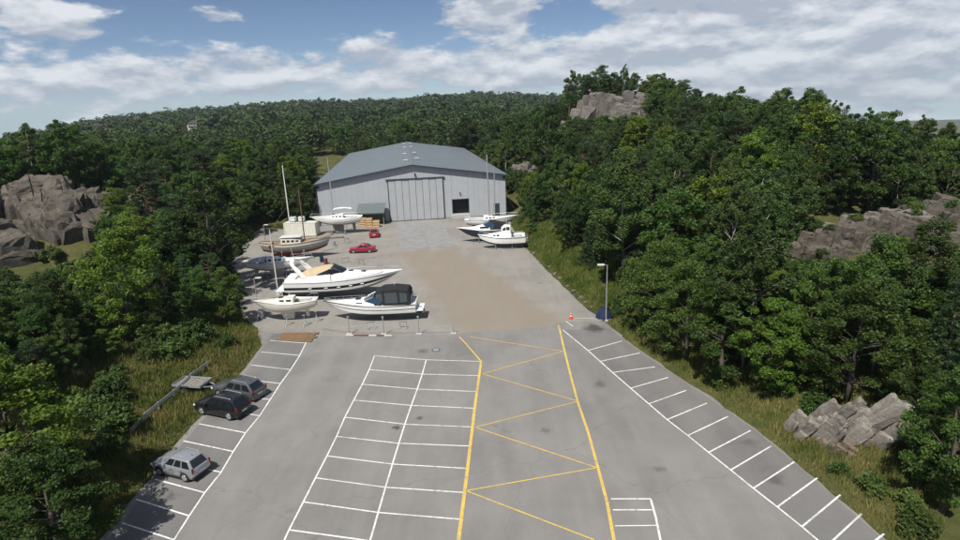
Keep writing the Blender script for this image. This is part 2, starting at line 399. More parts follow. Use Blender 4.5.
def Hgt(X, Y, flat=True):
    X = np.asarray(X, float); Y = np.asarray(Y, float)
    num = np.zeros(X.shape); den = np.zeros(X.shape)
    for cx, cy, h in CTRL:
        w = 1.0 / ((X - cx) ** 2 + (Y - cy) ** 2 + 9.0) ** 1.7
        num += w * h; den += w
    h = num / den
    d = np.hypot(X, Y); az = np.arctan2(X, np.maximum(Y, 1e-3))
    e = np.interp(az, EL_AZ, EL_V)
    ridge = 1300.0
    far_t = CAMH + ridge * np.tan(e) - 9
    t = np.clip((d - 260) / (ridge - 260), 0, 1)
    b0 = np.interp(az, [.3, .6], [3.5, -28.0]); hf = b0 + (far_t - b0) * t - np.clip((d - ridge) / 1500, 0, 2) * 60
    k = np.clip((d - 190) / 140, 0, 1); k = k * k * (3 - 2 * k)
    h = h * (1 - k) + hf * k
    p = np.stack([X * .045, Y * .045, np.zeros_like(X)], -1)
    h = h + fbm(p, 5, 3) * np.clip(h * .14, 0, 2.0)
    s = sdist(X, Y)
    q = np.clip(s / 9.0, 0, 1); q = q * q * (3 - 2 * q)
    h = h * q + (-.10) * (1 - q)
    h = np.where(s < 0, -.10, np.maximum(h, -.10) if False else h)
    h = h + np.where(s > 0.5, fbm(p * 14, 9, 2) * .10 * np.clip((s - .5) / 3, 0, 1), 0)
    return h
def hz(x, y): return float(Hgt(np.array([x]), np.array([y]))[0])
def on_terrain(px, py):
    """where the view ray of a pixel meets the ground"""
    r = ray(px, py); t = np.linspace(15, 700, 2800)
    X, Y, Z = r.x * t, r.y * t, CAMH + r.z * t
    below = np.nonzero(Z < Hgt(X, Y))[0]
    i = below[0] if len(below) else len(t) - 1
    return Vector((X[i], Y[i], float(Hgt(X[i:i + 1], Y[i:i + 1])[0])))

# materials of the setting
M = {}
spots = [(*P2(594, 328), 1.3, .8), (*P2(396, 428), .45, .8), (*P2(420, 418), .35, .8), (*P2(600, 384), .7, .45), (*P2(545, 430), .5, .4), (*P2(660, 469), .5, .4), (*P2(423, 351), .7, .5), (*P2(776, 480), .7, .45), (*P2(750, 443), .8, .35), (*P2(170, 497), .6, .5)]
M['asphalt'] = asphaltmat('asphalt', (.2, .194, .186), (.255, .246, .232), spots)
M['asphalt_dark'] = asphaltmat('newer_asphalt', (.158, .154, .15), (.21, .204, .196), spots)
dirt0, dirt1 = G(512, 329), G(428, 250)
M['yard'] = asphaltmat('dusty_yard', (.235, .222, .202), (.295, .278, .25), [(*P2(380, 266), .8, .35), (*P2(540, 283), .6, .3)], dirt=((dirt0.x, dirt0.y), (dirt1.x, dirt1.y), 6.8, 5.2, (.222, .19, .148)))
M['concrete'] = mat('ramp_concrete', (.225, .225, .222), .85, var=.18, scale=.7, bump=.2, bscale=10)
def paintmat(name, c1, c2, worn=(.2, .195, .19)):
    m, nt, N, L, b = _nodes(name)
    tc = N.new('ShaderNodeTexCoord'); O = tc.outputs['Object']
    def mixn(sc, det, a, c, lo, hi, k=1.0):
        n = N.new('ShaderNodeTexNoise'); n.inputs['Scale'].default_value = sc; n.inputs['Detail'].default_value = det; n.inputs['Roughness'].default_value = .7; L.new(O, n.inputs['Vector'])
        r = N.new('ShaderNodeMapRange'); r.inputs[1].default_value = lo; r.inputs[2].default_value = hi; r.inputs[4].default_value = k; L.new(n.outputs['Fac'], r.inputs[0])
        x = N.new('ShaderNodeMix'); x.data_type = 'RGBA'; L.new(r.outputs[0], x.inputs[0])
        for s_, v in ((6, a), (7, c)):
            if isinstance(v, tuple): x.inputs[s_].default_value = (*v, 1)
            else: L.new(v, x.inputs[s_])
        return x.outputs[2]
    c = mixn(1.5, 5, c1, c2, .3, .7); c = mixn(3.2, 8, c, worn, .5, .68, .75); c = mixn(.35, 4, c, worn, .5, .75, .6)
    L.new(c, b.inputs['Base Color']); b.inputs['Roughness'].default_value = .75
    return m
M['paint_w'] = paintmat('road_paint_white', (.6, .6, .58), (.78, .78, .76))
M['paint_y'] = paintmat('road_paint_yellow', (.52, .36, .07), (.66, .46, .1))
def terrainmat():
    m, nt, N, L, b = _nodes('forest_floor')
    tc = N.new('ShaderNodeTexCoord'); O = tc.outputs['Object']
    def noise(sc, det=7, rough=.65):
        n = N.new('ShaderNodeTexNoise'); n.inputs['Scale'].default_value = sc; n.inputs['Detail'].default_value = det; n.inputs['Roughness'].default_value = rough
        L.new(O, n.inputs['Vector']); return n.outputs['Fac']
    def mix(f, a, c, lo, hi, k=1.0):
        r = N.new('ShaderNodeMapRange'); r.inputs[1].default_value = lo; r.inputs[2].default_value = hi; r.inputs[4].default_value = k; L.new(f, r.inputs[0])
        n = N.new('ShaderNodeMix'); n.data_type = 'RGBA'; L.new(r.outputs[0], n.inputs[0])
        for s, v in ((6, a), (7, c)):
            if isinstance(v, tuple): n.inputs[s].default_value = (*v, 1)
            else: L.new(v, n.inputs[s])
        return n.outputs[2]
    c = mix(noise(.25), (.05, .062, .02), (.105, .105, .038), .35, .65)
    c = mix(noise(1.3), c, (.15, .125, .06), .52, .72, .7)
    c = mix(noise(4.0), c, (.05, .045, .02), .45, .75, .6)
    L.new(c, b.inputs['Base Color']); b.inputs['Roughness'].default_value = .95; b.inputs['Specular IOR Level'].default_value = .1
    bp = N.new('ShaderNodeBump'); bp.inputs['Strength'].default_value = .7; bp.inputs['Distance'].default_value = .2
    L.new(noise(2.5, 9, .75), bp.inputs['Height']); L.new(bp.outputs[0], b.inputs['Normal'])
    return m
M['floor'] = terrainmat()

def build_terrain():
    def axis(lo, hi, a, b, fine, grow):
        c = list(np.arange(a, b + .01, fine)); s = fine
        while c[-1] < hi: s *= grow; c.append(c[-1] + s)
        s = fine
        while c[0] > lo: s *= grow; c.insert(0, c[0] - s)
        return np.array(c)
    xs = axis(-4200, 4200, -95, 75, 1.5, 1.1); ys = axis(-500, 4600, -10, 215, 1.5, 1.1)
    X, Y = np.meshgrid(xs, ys); Z = Hgt(X, Y)
    V = np.stack([X, Y, Z], -1).reshape(-1, 3); nx, ny = len(xs), len(ys)
    i = np.arange(nx * ny).reshape(ny, nx)
    F = np.stack([i[:-1, :-1], i[:-1, 1:], i[1:, 1:], i[1:, :-1]], -1).reshape(-1, 4)
    o = npmesh('terrain', V, F, M['floor'], smooth=True); tag(o, kind='structure')
build_terrain()

def sheet(name, poly, z, m, parent=None):
    bm = bmesh.new(); vs = [bm.verts.new((x, y, z)) for x, y in poly]; f = bm.faces.new(vs)
    bmesh.ops.triangulate(bm, faces=[f]); bmesh.ops.recalc_face_normals(bm, faces=bm.faces)
    if sum(f.normal.z for f in bm.faces) < 0: bmesh.ops.reverse_faces(bm, faces=bm.faces)
    me = bpy.data.meshes.new(name); bm.to_mesh(me); bm.free(); me.materials.append(m)
    o = bpy.data.objects.new(name, me); COL.objects.link(o)
    if parent is not None: o.parent = parent
    return o
def rough_edge(poly, amp=.25, step=1.2, seed=1):
    rnd = random.Random(seed); out = []
    for i in range(len(poly)):
        a = Vector(poly[i]); b = Vector(poly[(i + 1) % len(poly)]); n = max(1, int((b - a).length / step))
        nrm = Vector((-(b - a).y, (b - a).x)).normalized() if (b - a).length > 0 else Vector((0, 0))
        for k in range(n):
            p = a.lerp(b, k / n) + nrm * rnd.uniform(-amp, amp) * (1 if k else 0); out.append((p.x, p.y))
    return out
lot = tag(sheet('parking_lot', rough_edge(lot_poly, .16, 1.0, 3), 0.0, M['asphalt']), kind='structure')
ymid = [P2(258, 330), P2(300, 337), P2(345, 336.5), P2(400, 336), P2(452, 335), P2(475, 331), P2(512, 330), P2(548, 326.5), P2(566, 322), P2(600, 321)]
ypoly = ymid + [P2(x, y) for x, y in right_px[:5][::-1]] + [(8.0, 124.5), (-35.5, 119.5), (-36.4, 116.0)] + [P2(*p) for p in yard_px_left[::-1]]
tag(sheet('boat_yard', rough_edge(ypoly, .2, 1.1, 4), .004, M['yard']), kind='structure')

# darker strips with the side bays, painted lines
def dense(a, b, n): return [a + (b - a) * (k / n) for k in range(n + 1)]
Rin = [(563, 330), (588, 350.5), (612.5, 372.5), (648.8, 403.9), (667.1, 419.7), (687.9, 435.6), (708.7, 452.5), (730.8, 470.1), (753.4, 488.4), (777.3, 507), (802, 526.8), (826, 547)]
Rout = [(611, 330), (622, 341), (640, 353), (655, 367), (668.2, 377.5), (686.1, 390.5), (706.9, 403.2), (728, 416.5), (750.6, 430.6), (771.3, 446.1), (794.2, 462), (817.1, 478.2), (840.4, 495), (861.8, 513.7), (884, 534)]
Lin = [(312, 332), (305.8, 343.2), (299.7, 355.5), (290.7, 369.7), (280.5, 383.6), (259.7, 415.8), (245.5, 432.9), (233.3, 451.6), (221, 472.4), (204.7, 492.8), (189.2, 516), (172, 543)]
tag(sheet('parking_strip', [P2(*p) for p in Rin] + [P2(896, 552)] + [P2(x - 3, y) for x, y in right_px[5:][::-1]], .004, M['asphalt_dark']), kind='structure')
tag(sheet('parking_strip', [P2(*p) for p in Lin] + [P2(110, 548), P2(142, 492), P2(202, 421), P2(240, 380), P2(266, 344), P2(272, 334)], .005, M['asphalt_dark']), kind='structure')
def line(pts, w, m, z=.0095):
    """a strip of road paint following the points, as wide as given in metres"""
    pts = [Vector((*P2(*p), 0)) if not isinstance(p, Vector) else p for p in pts]
    mb = MB(); prev = None
    for i, p in enumerate(pts):
        d = (pts[min(i + 1, len(pts) - 1)] - pts[max(i - 1, 0)]).normalized(); n = Vector((-d.y, d.x, 0)) * w / 2
        a, b = p + n, p - n
        if prev: mb.quad((prev[0].x, prev[0].y, z), (prev[1].x, prev[1].y, z), (b.x, b.y, z), (a.x, a.y, z))
        prev = (a, b)
    o = mb.build('painted_line', m, lot)
    return o
WL = .105
line(Rin, WL, M['paint_w'])
for i, o_ in enumerate([(588, 350.5, 622, 341), (600, 361.5, 640, 353), (612.5, 372.5, 655, 367), (630, 388.5, 668.2, 377.5)] + [(*Rin[3 + k], *Rout[5 + k]) for k in range(8)] + [(826, 547, 861.8, 513.7), (850, 560, 884, 534)]):
    line([(o_[0], o_[1]), (o_[2], o_[3])], WL, M['paint_w'], .0135)
line(Lin, WL, M['paint_w'])
for (a, b) in [((305.8, 343.2), (270, 340.5)), ((299.7, 355.5), (261, 352)), ((290.7, 369.7), (251, 365)), ((280.5, 383.6), (241, 379)), ((270, 399.5), (226, 396)), ((259.7, 415.8), (214, 409)), ((245.5, 432.9), (199, 423.9)), ((233.3, 451.6), (183.5, 441)), ((221, 472.4), (171, 461)), ((204.7, 492.8), (155, 479.3)), ((189.2, 516), (136, 499.3)), ((174, 540), (122, 523))]:
    line([a, b], WL, M['paint_w'], .0135)
ML = [(374.5, 355.8), (369.2, 369.7), (362.3, 384.3), (353.8, 400.2), (344.8, 417.3), (336.6, 436.5), (326.9, 456), (315.5, 478), (303.3, 502), (289, 530), (283, 543)]
MC = [(426.2, 359.9), (422.3, 374.2), (417.2, 389.2), (411.3, 405.5), (404.8, 424.3), (398.8, 443.4), (392.4, 464.2), (385.5, 487.4), (378.2, 512.6), (369.5, 543)]
MR = [(481.2, 361.5), (479.2, 375.8), (477.0, 391.7), (474.7, 408.4), (472.5, 427.1), (470.2, 446.2), (467.6, 468.6), (464.6, 492.7), (461.2, 519.5), (458.2, 543)]
line(ML, WL, M['paint_w']); line(MC, WL, M['paint_w'])
for k in range(9):
    line([ML[k], MC[k], MR[k]], WL * .9, M['paint_w'], .0135)
line([ML[9], (369.8, 541)], WL, M['paint_w'], .0135)
line([(459.5, 337), (466, 344), (481.2, 361.5)], .14, M['paint_y'], .0175)
line(MR, .22, M['paint_y'], .0175)
YR = [(558.3, 325), (560, 331), (564, 349), (571, 377), (578.5, 404.5), (588, 432), (597.5, 466), (607, 502), (614.5, 543)]
line(YR, .19, M['paint_y'], .0175)
for a, b in [((470, 337), (563.5, 351.5)), ((563.5, 351.5), (482, 374)), ((482, 374), (578.5, 401.5)), ((578.5, 401.5), (475, 427.5)), ((475, 427.5), (597, 468)), ((597, 468), (466, 491)), ((466, 491), (594, 540))]:
    line([a, b], .095, M['paint_y'], .0215)
line([(611, 499), (650.5, 499)], .1, M['paint_w'], .0135); line([(650.5, 498.7), (656, 518), (661, 543)], .12, M['paint_w'])
line([(613, 510), (652, 510)], .1, M['paint_w'], .0135); line([(615, 526), (657, 525.5)], .07, M['paint_w'], .0135)

# concrete slabs in front of the big door
ramp = tag(empty('concrete_ramp', (0, 0, 0)), kind='structure')
c00, c10, c11, c01 = [G(*p) for p in ((400, 249.5), (455.5, 246.5), (441.5, 221.6), (396, 222.6))]
for i in range(2):
    for j in range(3):
        u0, u1 = (0, .52, 1)[i], (0, .52, 1)[i + 1]; v0, v1 = (0, .36, .66, 1)[j], (0, .36, .66, 1)[j + 1]
        q = [((c00.lerp(c10, u)).lerp(c01.lerp(c11, u), v)) for u, v in ((u0, v0), (u1, v0), (u1, v1), (u0, v1))]
        cen = sum(q, Vector()) / 4; q = [(cen + (p - cen) * .985) for p in q]
        MB().prism([(p.x, p.y) for p in q], -.05, .05 + .008 * ((i * 3 + j * 5) % 4)).build('concrete_slab', M['concrete'], ramp, bevel=.02)

# ------------------------------------------------------------------ rocks
M['rock_grey'] = rockmat('granite_grey', (.07, .06, .05), (.13, .114, .095), (.05, .05, .024), streak=(.026, .023, .019))
M['rock_light'] = rockmat('granite_light', (.19, .172, .15), (.28, .255, .225), (.1, .085, .05), streak=(.06, .055, .05))
M['rock_pale'] = rockmat('granite_pale', (.12, .108, .097), (.19, .172, .152), (.06, .062, .03), streak=(.045, .041, .038))
M['rock_rust'] = rockmat('granite_rusty', (.14, .115, .088), (.2, .16, .115), (.17, .085, .03), streak=(.05, .045, .04))
def rock_variant(seed, bev=.035, rough=.05, freq=3.1):
    """an angular joint block about 1 m across: hull of a jittered box, broken faces roughened"""
    rnd = random.Random(seed); bm = bmesh.new(); pts = []
    for i in (-1, 1):
        for j in (-1, 1):
            for k in (-1, 1):
                pts.append(Vector((i * .5 * rnd.uniform(.62, 1.05), j * .5 * rnd.uniform(.62, 1.05), k * .5 * rnd.uniform(.7, 1.0))))
    for _ in range(7):
        v = Vector((rnd.uniform(-.5, .5), rnd.uniform(-.5, .5), rnd.uniform(-.5, .5))); m_ = max(abs(v.x), abs(v.y), abs(v.z)); pts.append(v * (.5 / m_) * rnd.uniform(.9, 1.12))
    for p in pts: bm.verts.new(p)
    bmesh.ops.convex_hull(bm, input=bm.verts)
    loose = [v for v in bm.verts if not v.link_faces]
    bmesh.ops.delete(bm, geom=loose, context='VERTS')
    if bev < .1:
        bmesh.ops.bevel(bm, geom=list(bm.edges), offset=bev, segments=2, affect='EDGES', profile=.6)
        bmesh.ops.triangulate(bm, faces=bm.faces)
        bmesh.ops.subdivide_edges(bm, edges=[e for e in bm.edges if e.calc_length() > .14], cuts=2)
        bmesh.ops.triangulate(bm, faces=bm.faces)
    else:      # ice-worn: the same hull rounded off
        for it in range(3):
            bmesh.ops.triangulate(bm, faces=bm.faces)
            bmesh.ops.subdivide_edges(bm, edges=[e for e in bm.edges if e.calc_length() > .07], cuts=1)
            bmesh.ops.triangulate(bm, faces=bm.faces)
        for it in range(2): bmesh.ops.smooth_vert(bm, verts=bm.verts, factor=.5, use_axis_x=True, use_axis_y=True, use_axis_z=True)
    bm.normal_update()
    co = np.array([v.co[:] for v in bm.verts]); nr = np.array([v.normal[:] for v in bm.verts])
    q = co * freq + seed * 3.7; o1 = np.zeros_like(q); g1 = np.zeros_like(q); d1, d2, ci = voro(q * np.array([1.5, 1.5, .6]), seed, o1, g1)
    dd = fbm(q * .9, seed, 4) * rough + (ci - .5) * rough * 1.1 - np.exp(-((d2 - d1) / .06) ** 2) * rough * .9
    co = co + nr * dd[:, None]
    for v, c in zip(bm.verts, co): v.co = c
    me = bpy.data.meshes.new('rock_block'); bm.to_mesh(me); bm.free()
    return me
RV = [rock_variant(s_) for s_ in range(300, 310)] + [rock_variant(s_, .06, .045, 3.4) for s_ in range(320, 326)]
ROCKV = {}
def rock_mesh(v, m):
    if (v, m.name) not in ROCKV:
        me = RV[v].copy(); me.materials.append(m); ROCKV[(v, m.name)] = me
    return ROCKV[(v, m.name)]
ROCKS = []      # plan circles that trees keep clear of
def block(parent, m, c, dim, rot, v):
    o = bpy.data.objects.new('rock_block', rock_mesh(v % len(RV), m)); COL.objects.link(o); o.parent = parent
    o.location = c; o.scale = dim; o.rotation_euler = rot; return o
def outcrop(label, masses, m, name='rock_outcrop', cat='rock'):
    """masses: (x, y, half length, half width, height, angle, block size, count, tilt, sink, material)"""
    x = sum(p[0] for p in masses) / len(masses); y = sum(p[1] for p in masses) / len(masses)
    r = tag(empty(name, (x, y, 0)), label, cat); rnd = random.Random(len(label) * 7 + int(x * 3))
    for (mx, my, hl, hw, ht, ang, bs, n, tilt, sink, mm) in masses:
        ca, sa = math.cos(ang), math.sin(ang)
        for k in range(n):
            u, v = rnd.uniform(-1, 1), rnd.uniform(-1, 1)
            if u * u + v * v > 1.15: u *= .7; v *= .7
            px, py = mx + ca * u * hl - sa * v * hw, my + sa * u * hl + ca * v * hw
            prof = (1 - (.12 if ht > 12 else .55) * (u * u + v * v)) * (rnd.uniform(.93, 1.02) if ht > 12 else rnd.uniform(.72, 1.05)); hh = ht * prof
            bx, by = bs * rnd.uniform(.7, 1.5), bs * rnd.uniform(.6, 1.2); g = hz(px, py) + sink
            bh = max(bs * .9, hh * rnd.uniform(.75, 1.1))
            block(r, mm or m, (px - x, py - y, g + hh - bh * .5), (bx, by, bh * 1.1), (rnd.uniform(-.1, .1) + tilt * .4, tilt + rnd.uniform(-.12, .12), ang + rnd.uniform(-.35, .35)), 10 + rnd.randrange(6) if ht > 12 else rnd.randrange(10))
        ROCKS.append((mx, my, max(hl, hw) * .98))
    return r
outcrop('tall dark grey cliff with vertical cracks rising above the trees on the left', [
    (-63, 88, 9, 4, 17.5, -.5, 6.5, 30, .03, -13.4, None), (-78, 81, 9, 4, 17.5, -.6, 7, 26, .03, -13.4, None), (-57.5, 92, 3, 3, 16, -.3, 5, 9, .05, -12, None), (-69, 79.5, 9, 1.6, 14.5, -.55, 4.5, 18, .05, -11, None)], M['rock_grey'], 'cliff', 'cliff')
outcrop('small pale rocks showing between the trees left of the boats', [(-49, 84, 3, 2, 3.2, .3, 1.7, 9, .2, 0, None), (-46, 80, 2, 1.6, 2.2, .1, 1.2, 8, .2, 0, None), (-54, 93, 3, 2.4, 4.2, .3, 1.8, 9, .2, 1, None)], M['rock_pale'])
outcrop('long broken grey rock ledge high on the right slope', [
    (37, 60, 5, 3, 3, -.1, 1.9, 24, .25, -.6, None), (44, 59, 5.5, 3, 3.4, 0, 2.1, 26, .25, -.5, None), (52, 58, 5.5, 3.2, 4.2, .1, 2.3, 28, .3, -.5, None), (59, 55, 4, 4, 5, .3, 2.6, 22, .3, -.5, None),
    (47, 66, 8, 5, 2.2, 0, 3.4, 26, .12, -.6, M['rock_pale']), (58, 67, 7, 5, 3.4, 0, 3, 22, .2, -.6, None), (33, 66, 2.6, 2, 2, 0, 1.4, 8, .2, -.3, M['rock_pale'])], M['rock_grey'])
outcrop('bare pinkish grey rock dome on the hilltop beside the pines', [
    (33, 166, 11, 6, 6.4, 0, 3.8, 46, .15, -1.2, None), (45, 170, 8, 5, 5.6, 0, 3.4, 28, .15, -1, None), (24, 161, 5, 4, 5, 0, 2.6, 20, .2, -1.4, None), (29, 152, 3, 2.4, 3, 0, 2, 9, .2, -1, None)], M['rock_pale'])
outcrop('pale rock slope beside the right end of the hall roof', [(11, 153, 5, 3.4, 4.5, .4, 2.2, 22, .25, -.3, None), (15.5, 146, 4, 2.4, 3.2, .4, 1.7, 14, .2, -.4, None), (7.8, 173, 4, 3, 5, .2, 2.2, 14, .2, -.2, None), (4, 190, 8, 4, 6, 0, 2.8, 20, .2, 1, None), (-6, 207, 6, 4, 6, 0, 2.6, 14, .2, 1, None)], M['rock_pale'])
outcrop('sunlit cracked rock slabs with rusty base beside the right parking bays', [
    (22.6, 35.2, 1.5, .9, 3.3, -.5, .6, 10, .5, -.4, None), (23.9, 34.1, 1.7, 1.0, 4.2, -.5, .75, 11, .5, -.4, None), (25.1, 33.0, 1.4, .9, 3.7, -.5, .7, 9, .5, -.3, None), (23.7, 32.9, 1.7, .6, 1.5, -.6, .55, 12, .4, -.3, M['rock_rust'])], M['rock_light'])
outcrop('low pale rocks among bushes behind the left end of the hall', [(-38, 134, 2.4, 2, 4.4, .2, 1.8, 10, .2, -.2, None), (-40.5, 141, 2.6, 2, 4, .2, 1.8, 9, .2, -.2, None)], M['rock_pale'])

# ------------------------------------------------------------------ trees
M['bark'] = mat('bark_grey_brown', (.09, .075, .06), .9, var=.4, scale=6, bump=.5)
M['bark_birch'] = mat('bark_birch', (.13, .12, .1), .85, scale=3.5, bump=.3, col2=(.3, .28, .25))
M['bark_pine'] = mat('bark_pine', (.16, .09, .055), .9, var=.4, scale=5, bump=.5)
M['leaf_a'] = leafmat('leaves_broad', (.025, .055, .0095), (.068, .122, .021), .25, tone=.42)
M['leaf_b'] = leafmat('leaves_birch', (.036, .066, .014), (.085, .134, .032), .25, tone=.35)
M['leaf_lime'] = leafmat('leaves_fresh', (.06, .11, .012), (.13, .2, .025), .3, tone=.12)
M['leaf_pine'] = leafmat('needles', (.018, .042, .014), (.045, .075, .024), .12)
M['leaf_fardark'] = leafmat('needles_far', (.016, .032, .011), (.04, .06, .02), .12, tone=0, ns=.03)
M['leaf_far'] = leafmat('leaves_far', (.024, .048, .012), (.07, .106, .026), .18, tone=0, ns=.02)
def leaves(cent, rad, nper, size, rng, up=.5, asp=.55, droop=0.0):
    """rhombic leaves filling clumps: centres (k,3), radii (k,3)"""
    k = len(cent); idx = np.repeat(np.arange(k), nper); n = len(idx)
    d = rng.normal(size=(n, 3)); d /= np.linalg.norm(d, axis=1, keepdims=True)
    r = rng.random(n) ** .45
    p = cent[idx] + d * r[:, None] * rad[idx]
    nrm = rng.normal(size=(n, 3)); nrm /= np.linalg.norm(nrm, axis=1, keepdims=True)
    nrm = nrm + d * .55 + np.array([0, 0, up]); nrm /= np.linalg.norm(nrm, axis=1, keepdims=True)
    t = rng.normal(size=(n, 3)); t[:, 2] -= droop; t -= nrm * (t * nrm).sum(1, keepdims=True); t /= np.linalg.norm(t, axis=1, keepdims=True) + 1e-9
    b = np.cross(nrm, t); s = size * (.6 + .8 * rng.random(n))[:, None]
    V = np.stack([p - t * s * .5, p + b * s * asp * .5 - t * s * .05, p + t * s * .5, p - b * s * asp * .5 - t * s * .05], 1)
    return V.reshape(-1, 3)
def quads(nv): return np.arange(nv).reshape(-1, 4)
def make_tree(kind, seed, detail=1.0):
    """returns (trunk mesh, crown mesh, height); a tree about 10 m tall"""
    rng = np.random.default_rng(seed); rnd = random.Random(seed)
    mb = MB(); Ht = 10.0
    if kind in ('broad', 'lime'):
        n = int(92 * (.8 + .4 * rng.random())); Rx = 2.8 + .7 * rng.random(); cz, Rz = 5.6, 4.5; size, per = .27, 120
        lob = rng.random((9, 3)) * 2 - 1; lob /= np.linalg.norm(lob, axis=1, keepdims=True)
    elif kind == 'birch':
        n = int(90 * (.8 + .4 * rng.random())); Rx = 2.1 + .5 * rng.random(); cz, Rz = 5.7, 4.5; size, per = .21, 125
        lob = rng.random((7, 3)) * 2 - 1; lob /= np.linalg.norm(lob, axis=1, keepdims=True)
    else:
        n = 0
    bend = [(rnd.uniform(-.25, .25) * (z / 5), rnd.uniform(-.25, .25) * (z / 5), z) for z in (0, 2.2, 4.4, 6.6, 8.6)]
    bend[0] = (0, 0, -.6)
    def axis_at(z):
        return Vector((np.interp(z, [b[2] for b in bend], [b[0] for b in bend]), np.interp(z, [b[2] for b in bend], [b[1] for b in bend]), z))
    if kind in ('broad', 'lime', 'birch'):
        r0 = .17 if kind != 'birch' else .11
        mb.tube(bend, [r0 * 1.25, r0, r0 * .75, r0 * .45, r0 * .15], 7)
        d = rng.normal(size=(n, 3)); d /= np.linalg.norm(d, axis=1, keepdims=True)
        f = .72 + .42 * np.max(d @ lob.T, axis=1) - .12 * rng.random(n)
        rr = (.35 + .65 * rng.random(n) ** .5) * f
        taper = 1 - .35 * np.clip(d[:, 2], 0, 1) if kind != 'birch' else 1 - .55 * np.clip(d[:, 2], 0, 1)
        c = d * rr[:, None] * np.array([Rx, Rx, Rz]); c[:, 0] *= taper; c[:, 1] *= taper; c[:, 2] += cz
        c[:, 2] = np.maximum(c[:, 2], .7 + rng.random(n) * 1.2)
        cr = (.3 + .45 * rng.random(n))[:, None] * np.array([1, 1, .72]) * (Rx / 2.9)
        if kind == 'birch': cr = cr * np.array([.85, .85, 1.35])
        for k in range(0, n, 5 if kind == 'birch' else 3):
            tip = Vector(c[k]); zz = min(max(1.6, tip.z - (abs(tip.x) + abs(tip.y)) * .55), 8.4); a = axis_at(zz); mid = a.lerp(tip, .5) + Vector((0, 0, .15))
            mb.tube([a, mid, tip], [.036, .024, .008], 4, cap=False)
        V = leaves(c, cr, int(per * detail), size / math.sqrt(detail), rng, up=.55, droop=.4 if kind == 'birch' else .1)
        lm = {'broad': 'leaf_a', 'lime': 'leaf_lime', 'birch': 'leaf_b'}[kind]; bk = 'bark_birch' if kind == 'birch' else 'bark'
    elif kind == 'pine':
        mb.tube(bend, [.2, .16, .13, .09, .04], 7)
        n = 30; c = []
        for k in range(n):
            z = 4.6 + 5.0 * (k / n) ** .8; a = rnd.uniform(0, 6.283); rr = (2.5 - 1.7 * ((z - 4.6) / 5.2) ** 1.5) * rnd.uniform(.35, 1)
            base = axis_at(min(8.5, z - .3)); tip = Vector((base.x + math.cos(a) * rr, base.y + math.sin(a) * rr, z + rnd.uniform(-.1, .3)))
            mb.tube([base, base.lerp(tip, .6) + Vector((0, 0, -.1)), tip], [.06, .04, .015], 4, cap=False); c.append(tip)
        c = np.array(c); cr = (.5 + .35 * rng.random(n))[:, None] * np.array([1, 1, .5])
        V = leaves(c, cr, int(190 * detail), .26 / math.sqrt(detail), rng, up=.7, asp=.28); lm, bk = 'leaf_pine', 'bark_pine'
    else:   # spruce
        mb.tube([(0, 0, -.5), (0, 0, 5), (0, 0, 9.7)], [.17, .1, .02], 6)
        c = []; cr = []
        for lay in range(17):
            z = .9 + lay * .52; rr = (1 - z / 10.2) * 2.3 + .1; m_ = max(4, int(rr * 6))
            for k in range(m_):
                a = 6.283 * k / m_ + lay * .7 + rnd.uniform(-.25, .25)
                for fr in (.5, .95):
                    q = rr * fr * rnd.uniform(.8, 1.12); c.append((math.cos(a) * q, math.sin(a) * q, z - q * .28 + rnd.uniform(-.1, .1))); cr.append((.32, .32, .2))
            tip = c[-1]; mb.tube([(0, 0, z), tip], [.03, .008], 3, cap=False)
        c.append((0, 0, 9.8)); cr.append((.12, .12, .35))
        c = np.array(c); cr = np.array(cr)
        V = leaves(c, cr, int(42 * detail), .25 / math.sqrt(detail), rng, up=.5, asp=.3, droop=.6); lm, bk = 'leaf_pine', 'bark_pine'
    me = bpy.data.meshes.new('trunk'); me.from_pydata(mb.v, [], mb.f); me.materials.append(M[bk])
    me.polygons.foreach_set('use_smooth', [True] * len(me.polygons))
    cm = npmesh('crown', V, quads(len(V)), M[lm], link=False)
    return me, cm, Ht
TM = {k: [make_tree(k, 100 * i + s, 1.4) for s in range(nv)] for i, (k, nv) in enumerate((('broad', 6), ('birch', 4), ('lime', 2), ('pine', 3), ('spruce', 2)))}
TMD = {k: [make_tree(k, 100 * i + s + 900, 2.3) for s in range(nv)] for i, (k, nv) in enumerate((('broad', 2), ('birch', 2), ('lime', 1)))}
NAMES = {'broad': 'broadleaf_tree', 'birch': 'birch_tree', 'lime': 'broadleaf_tree', 'pine': 'pine_tree', 'spruce': 'spruce_tree'}
def put_tree(kind, x, y, h, label, group=None, wide=1.0, var=None, fine=False, z=None, rot=None):
    ms = (TMD if fine and kind in TMD else TM)[kind]
    tm, cm, H0 = ms[(var if var is not None else random.randrange(99)) % len(ms)]
    s = h / H0
    e = bpy.data.objects.new(NAMES[kind], None); COL.objects.link(e); e.empty_display_size = .3
    e.location = (x, y, hz(x, y) - .05 if z is None else z); e.rotation_euler = (random.uniform(-.04, .04), random.uniform(-.04, .04), random.uniform(0, 6.28) if rot is None else rot); e.scale = (s * wide, s * wide, s)
    for nm, me in (('trunk', tm), ('crown', cm)):
        o = bpy.data.objects.new(nm, me); COL.objects.link(o); o.parent = e
    tag(e, label, 'tree', group)
    return e
PLACED = []     # x, y, crown radius
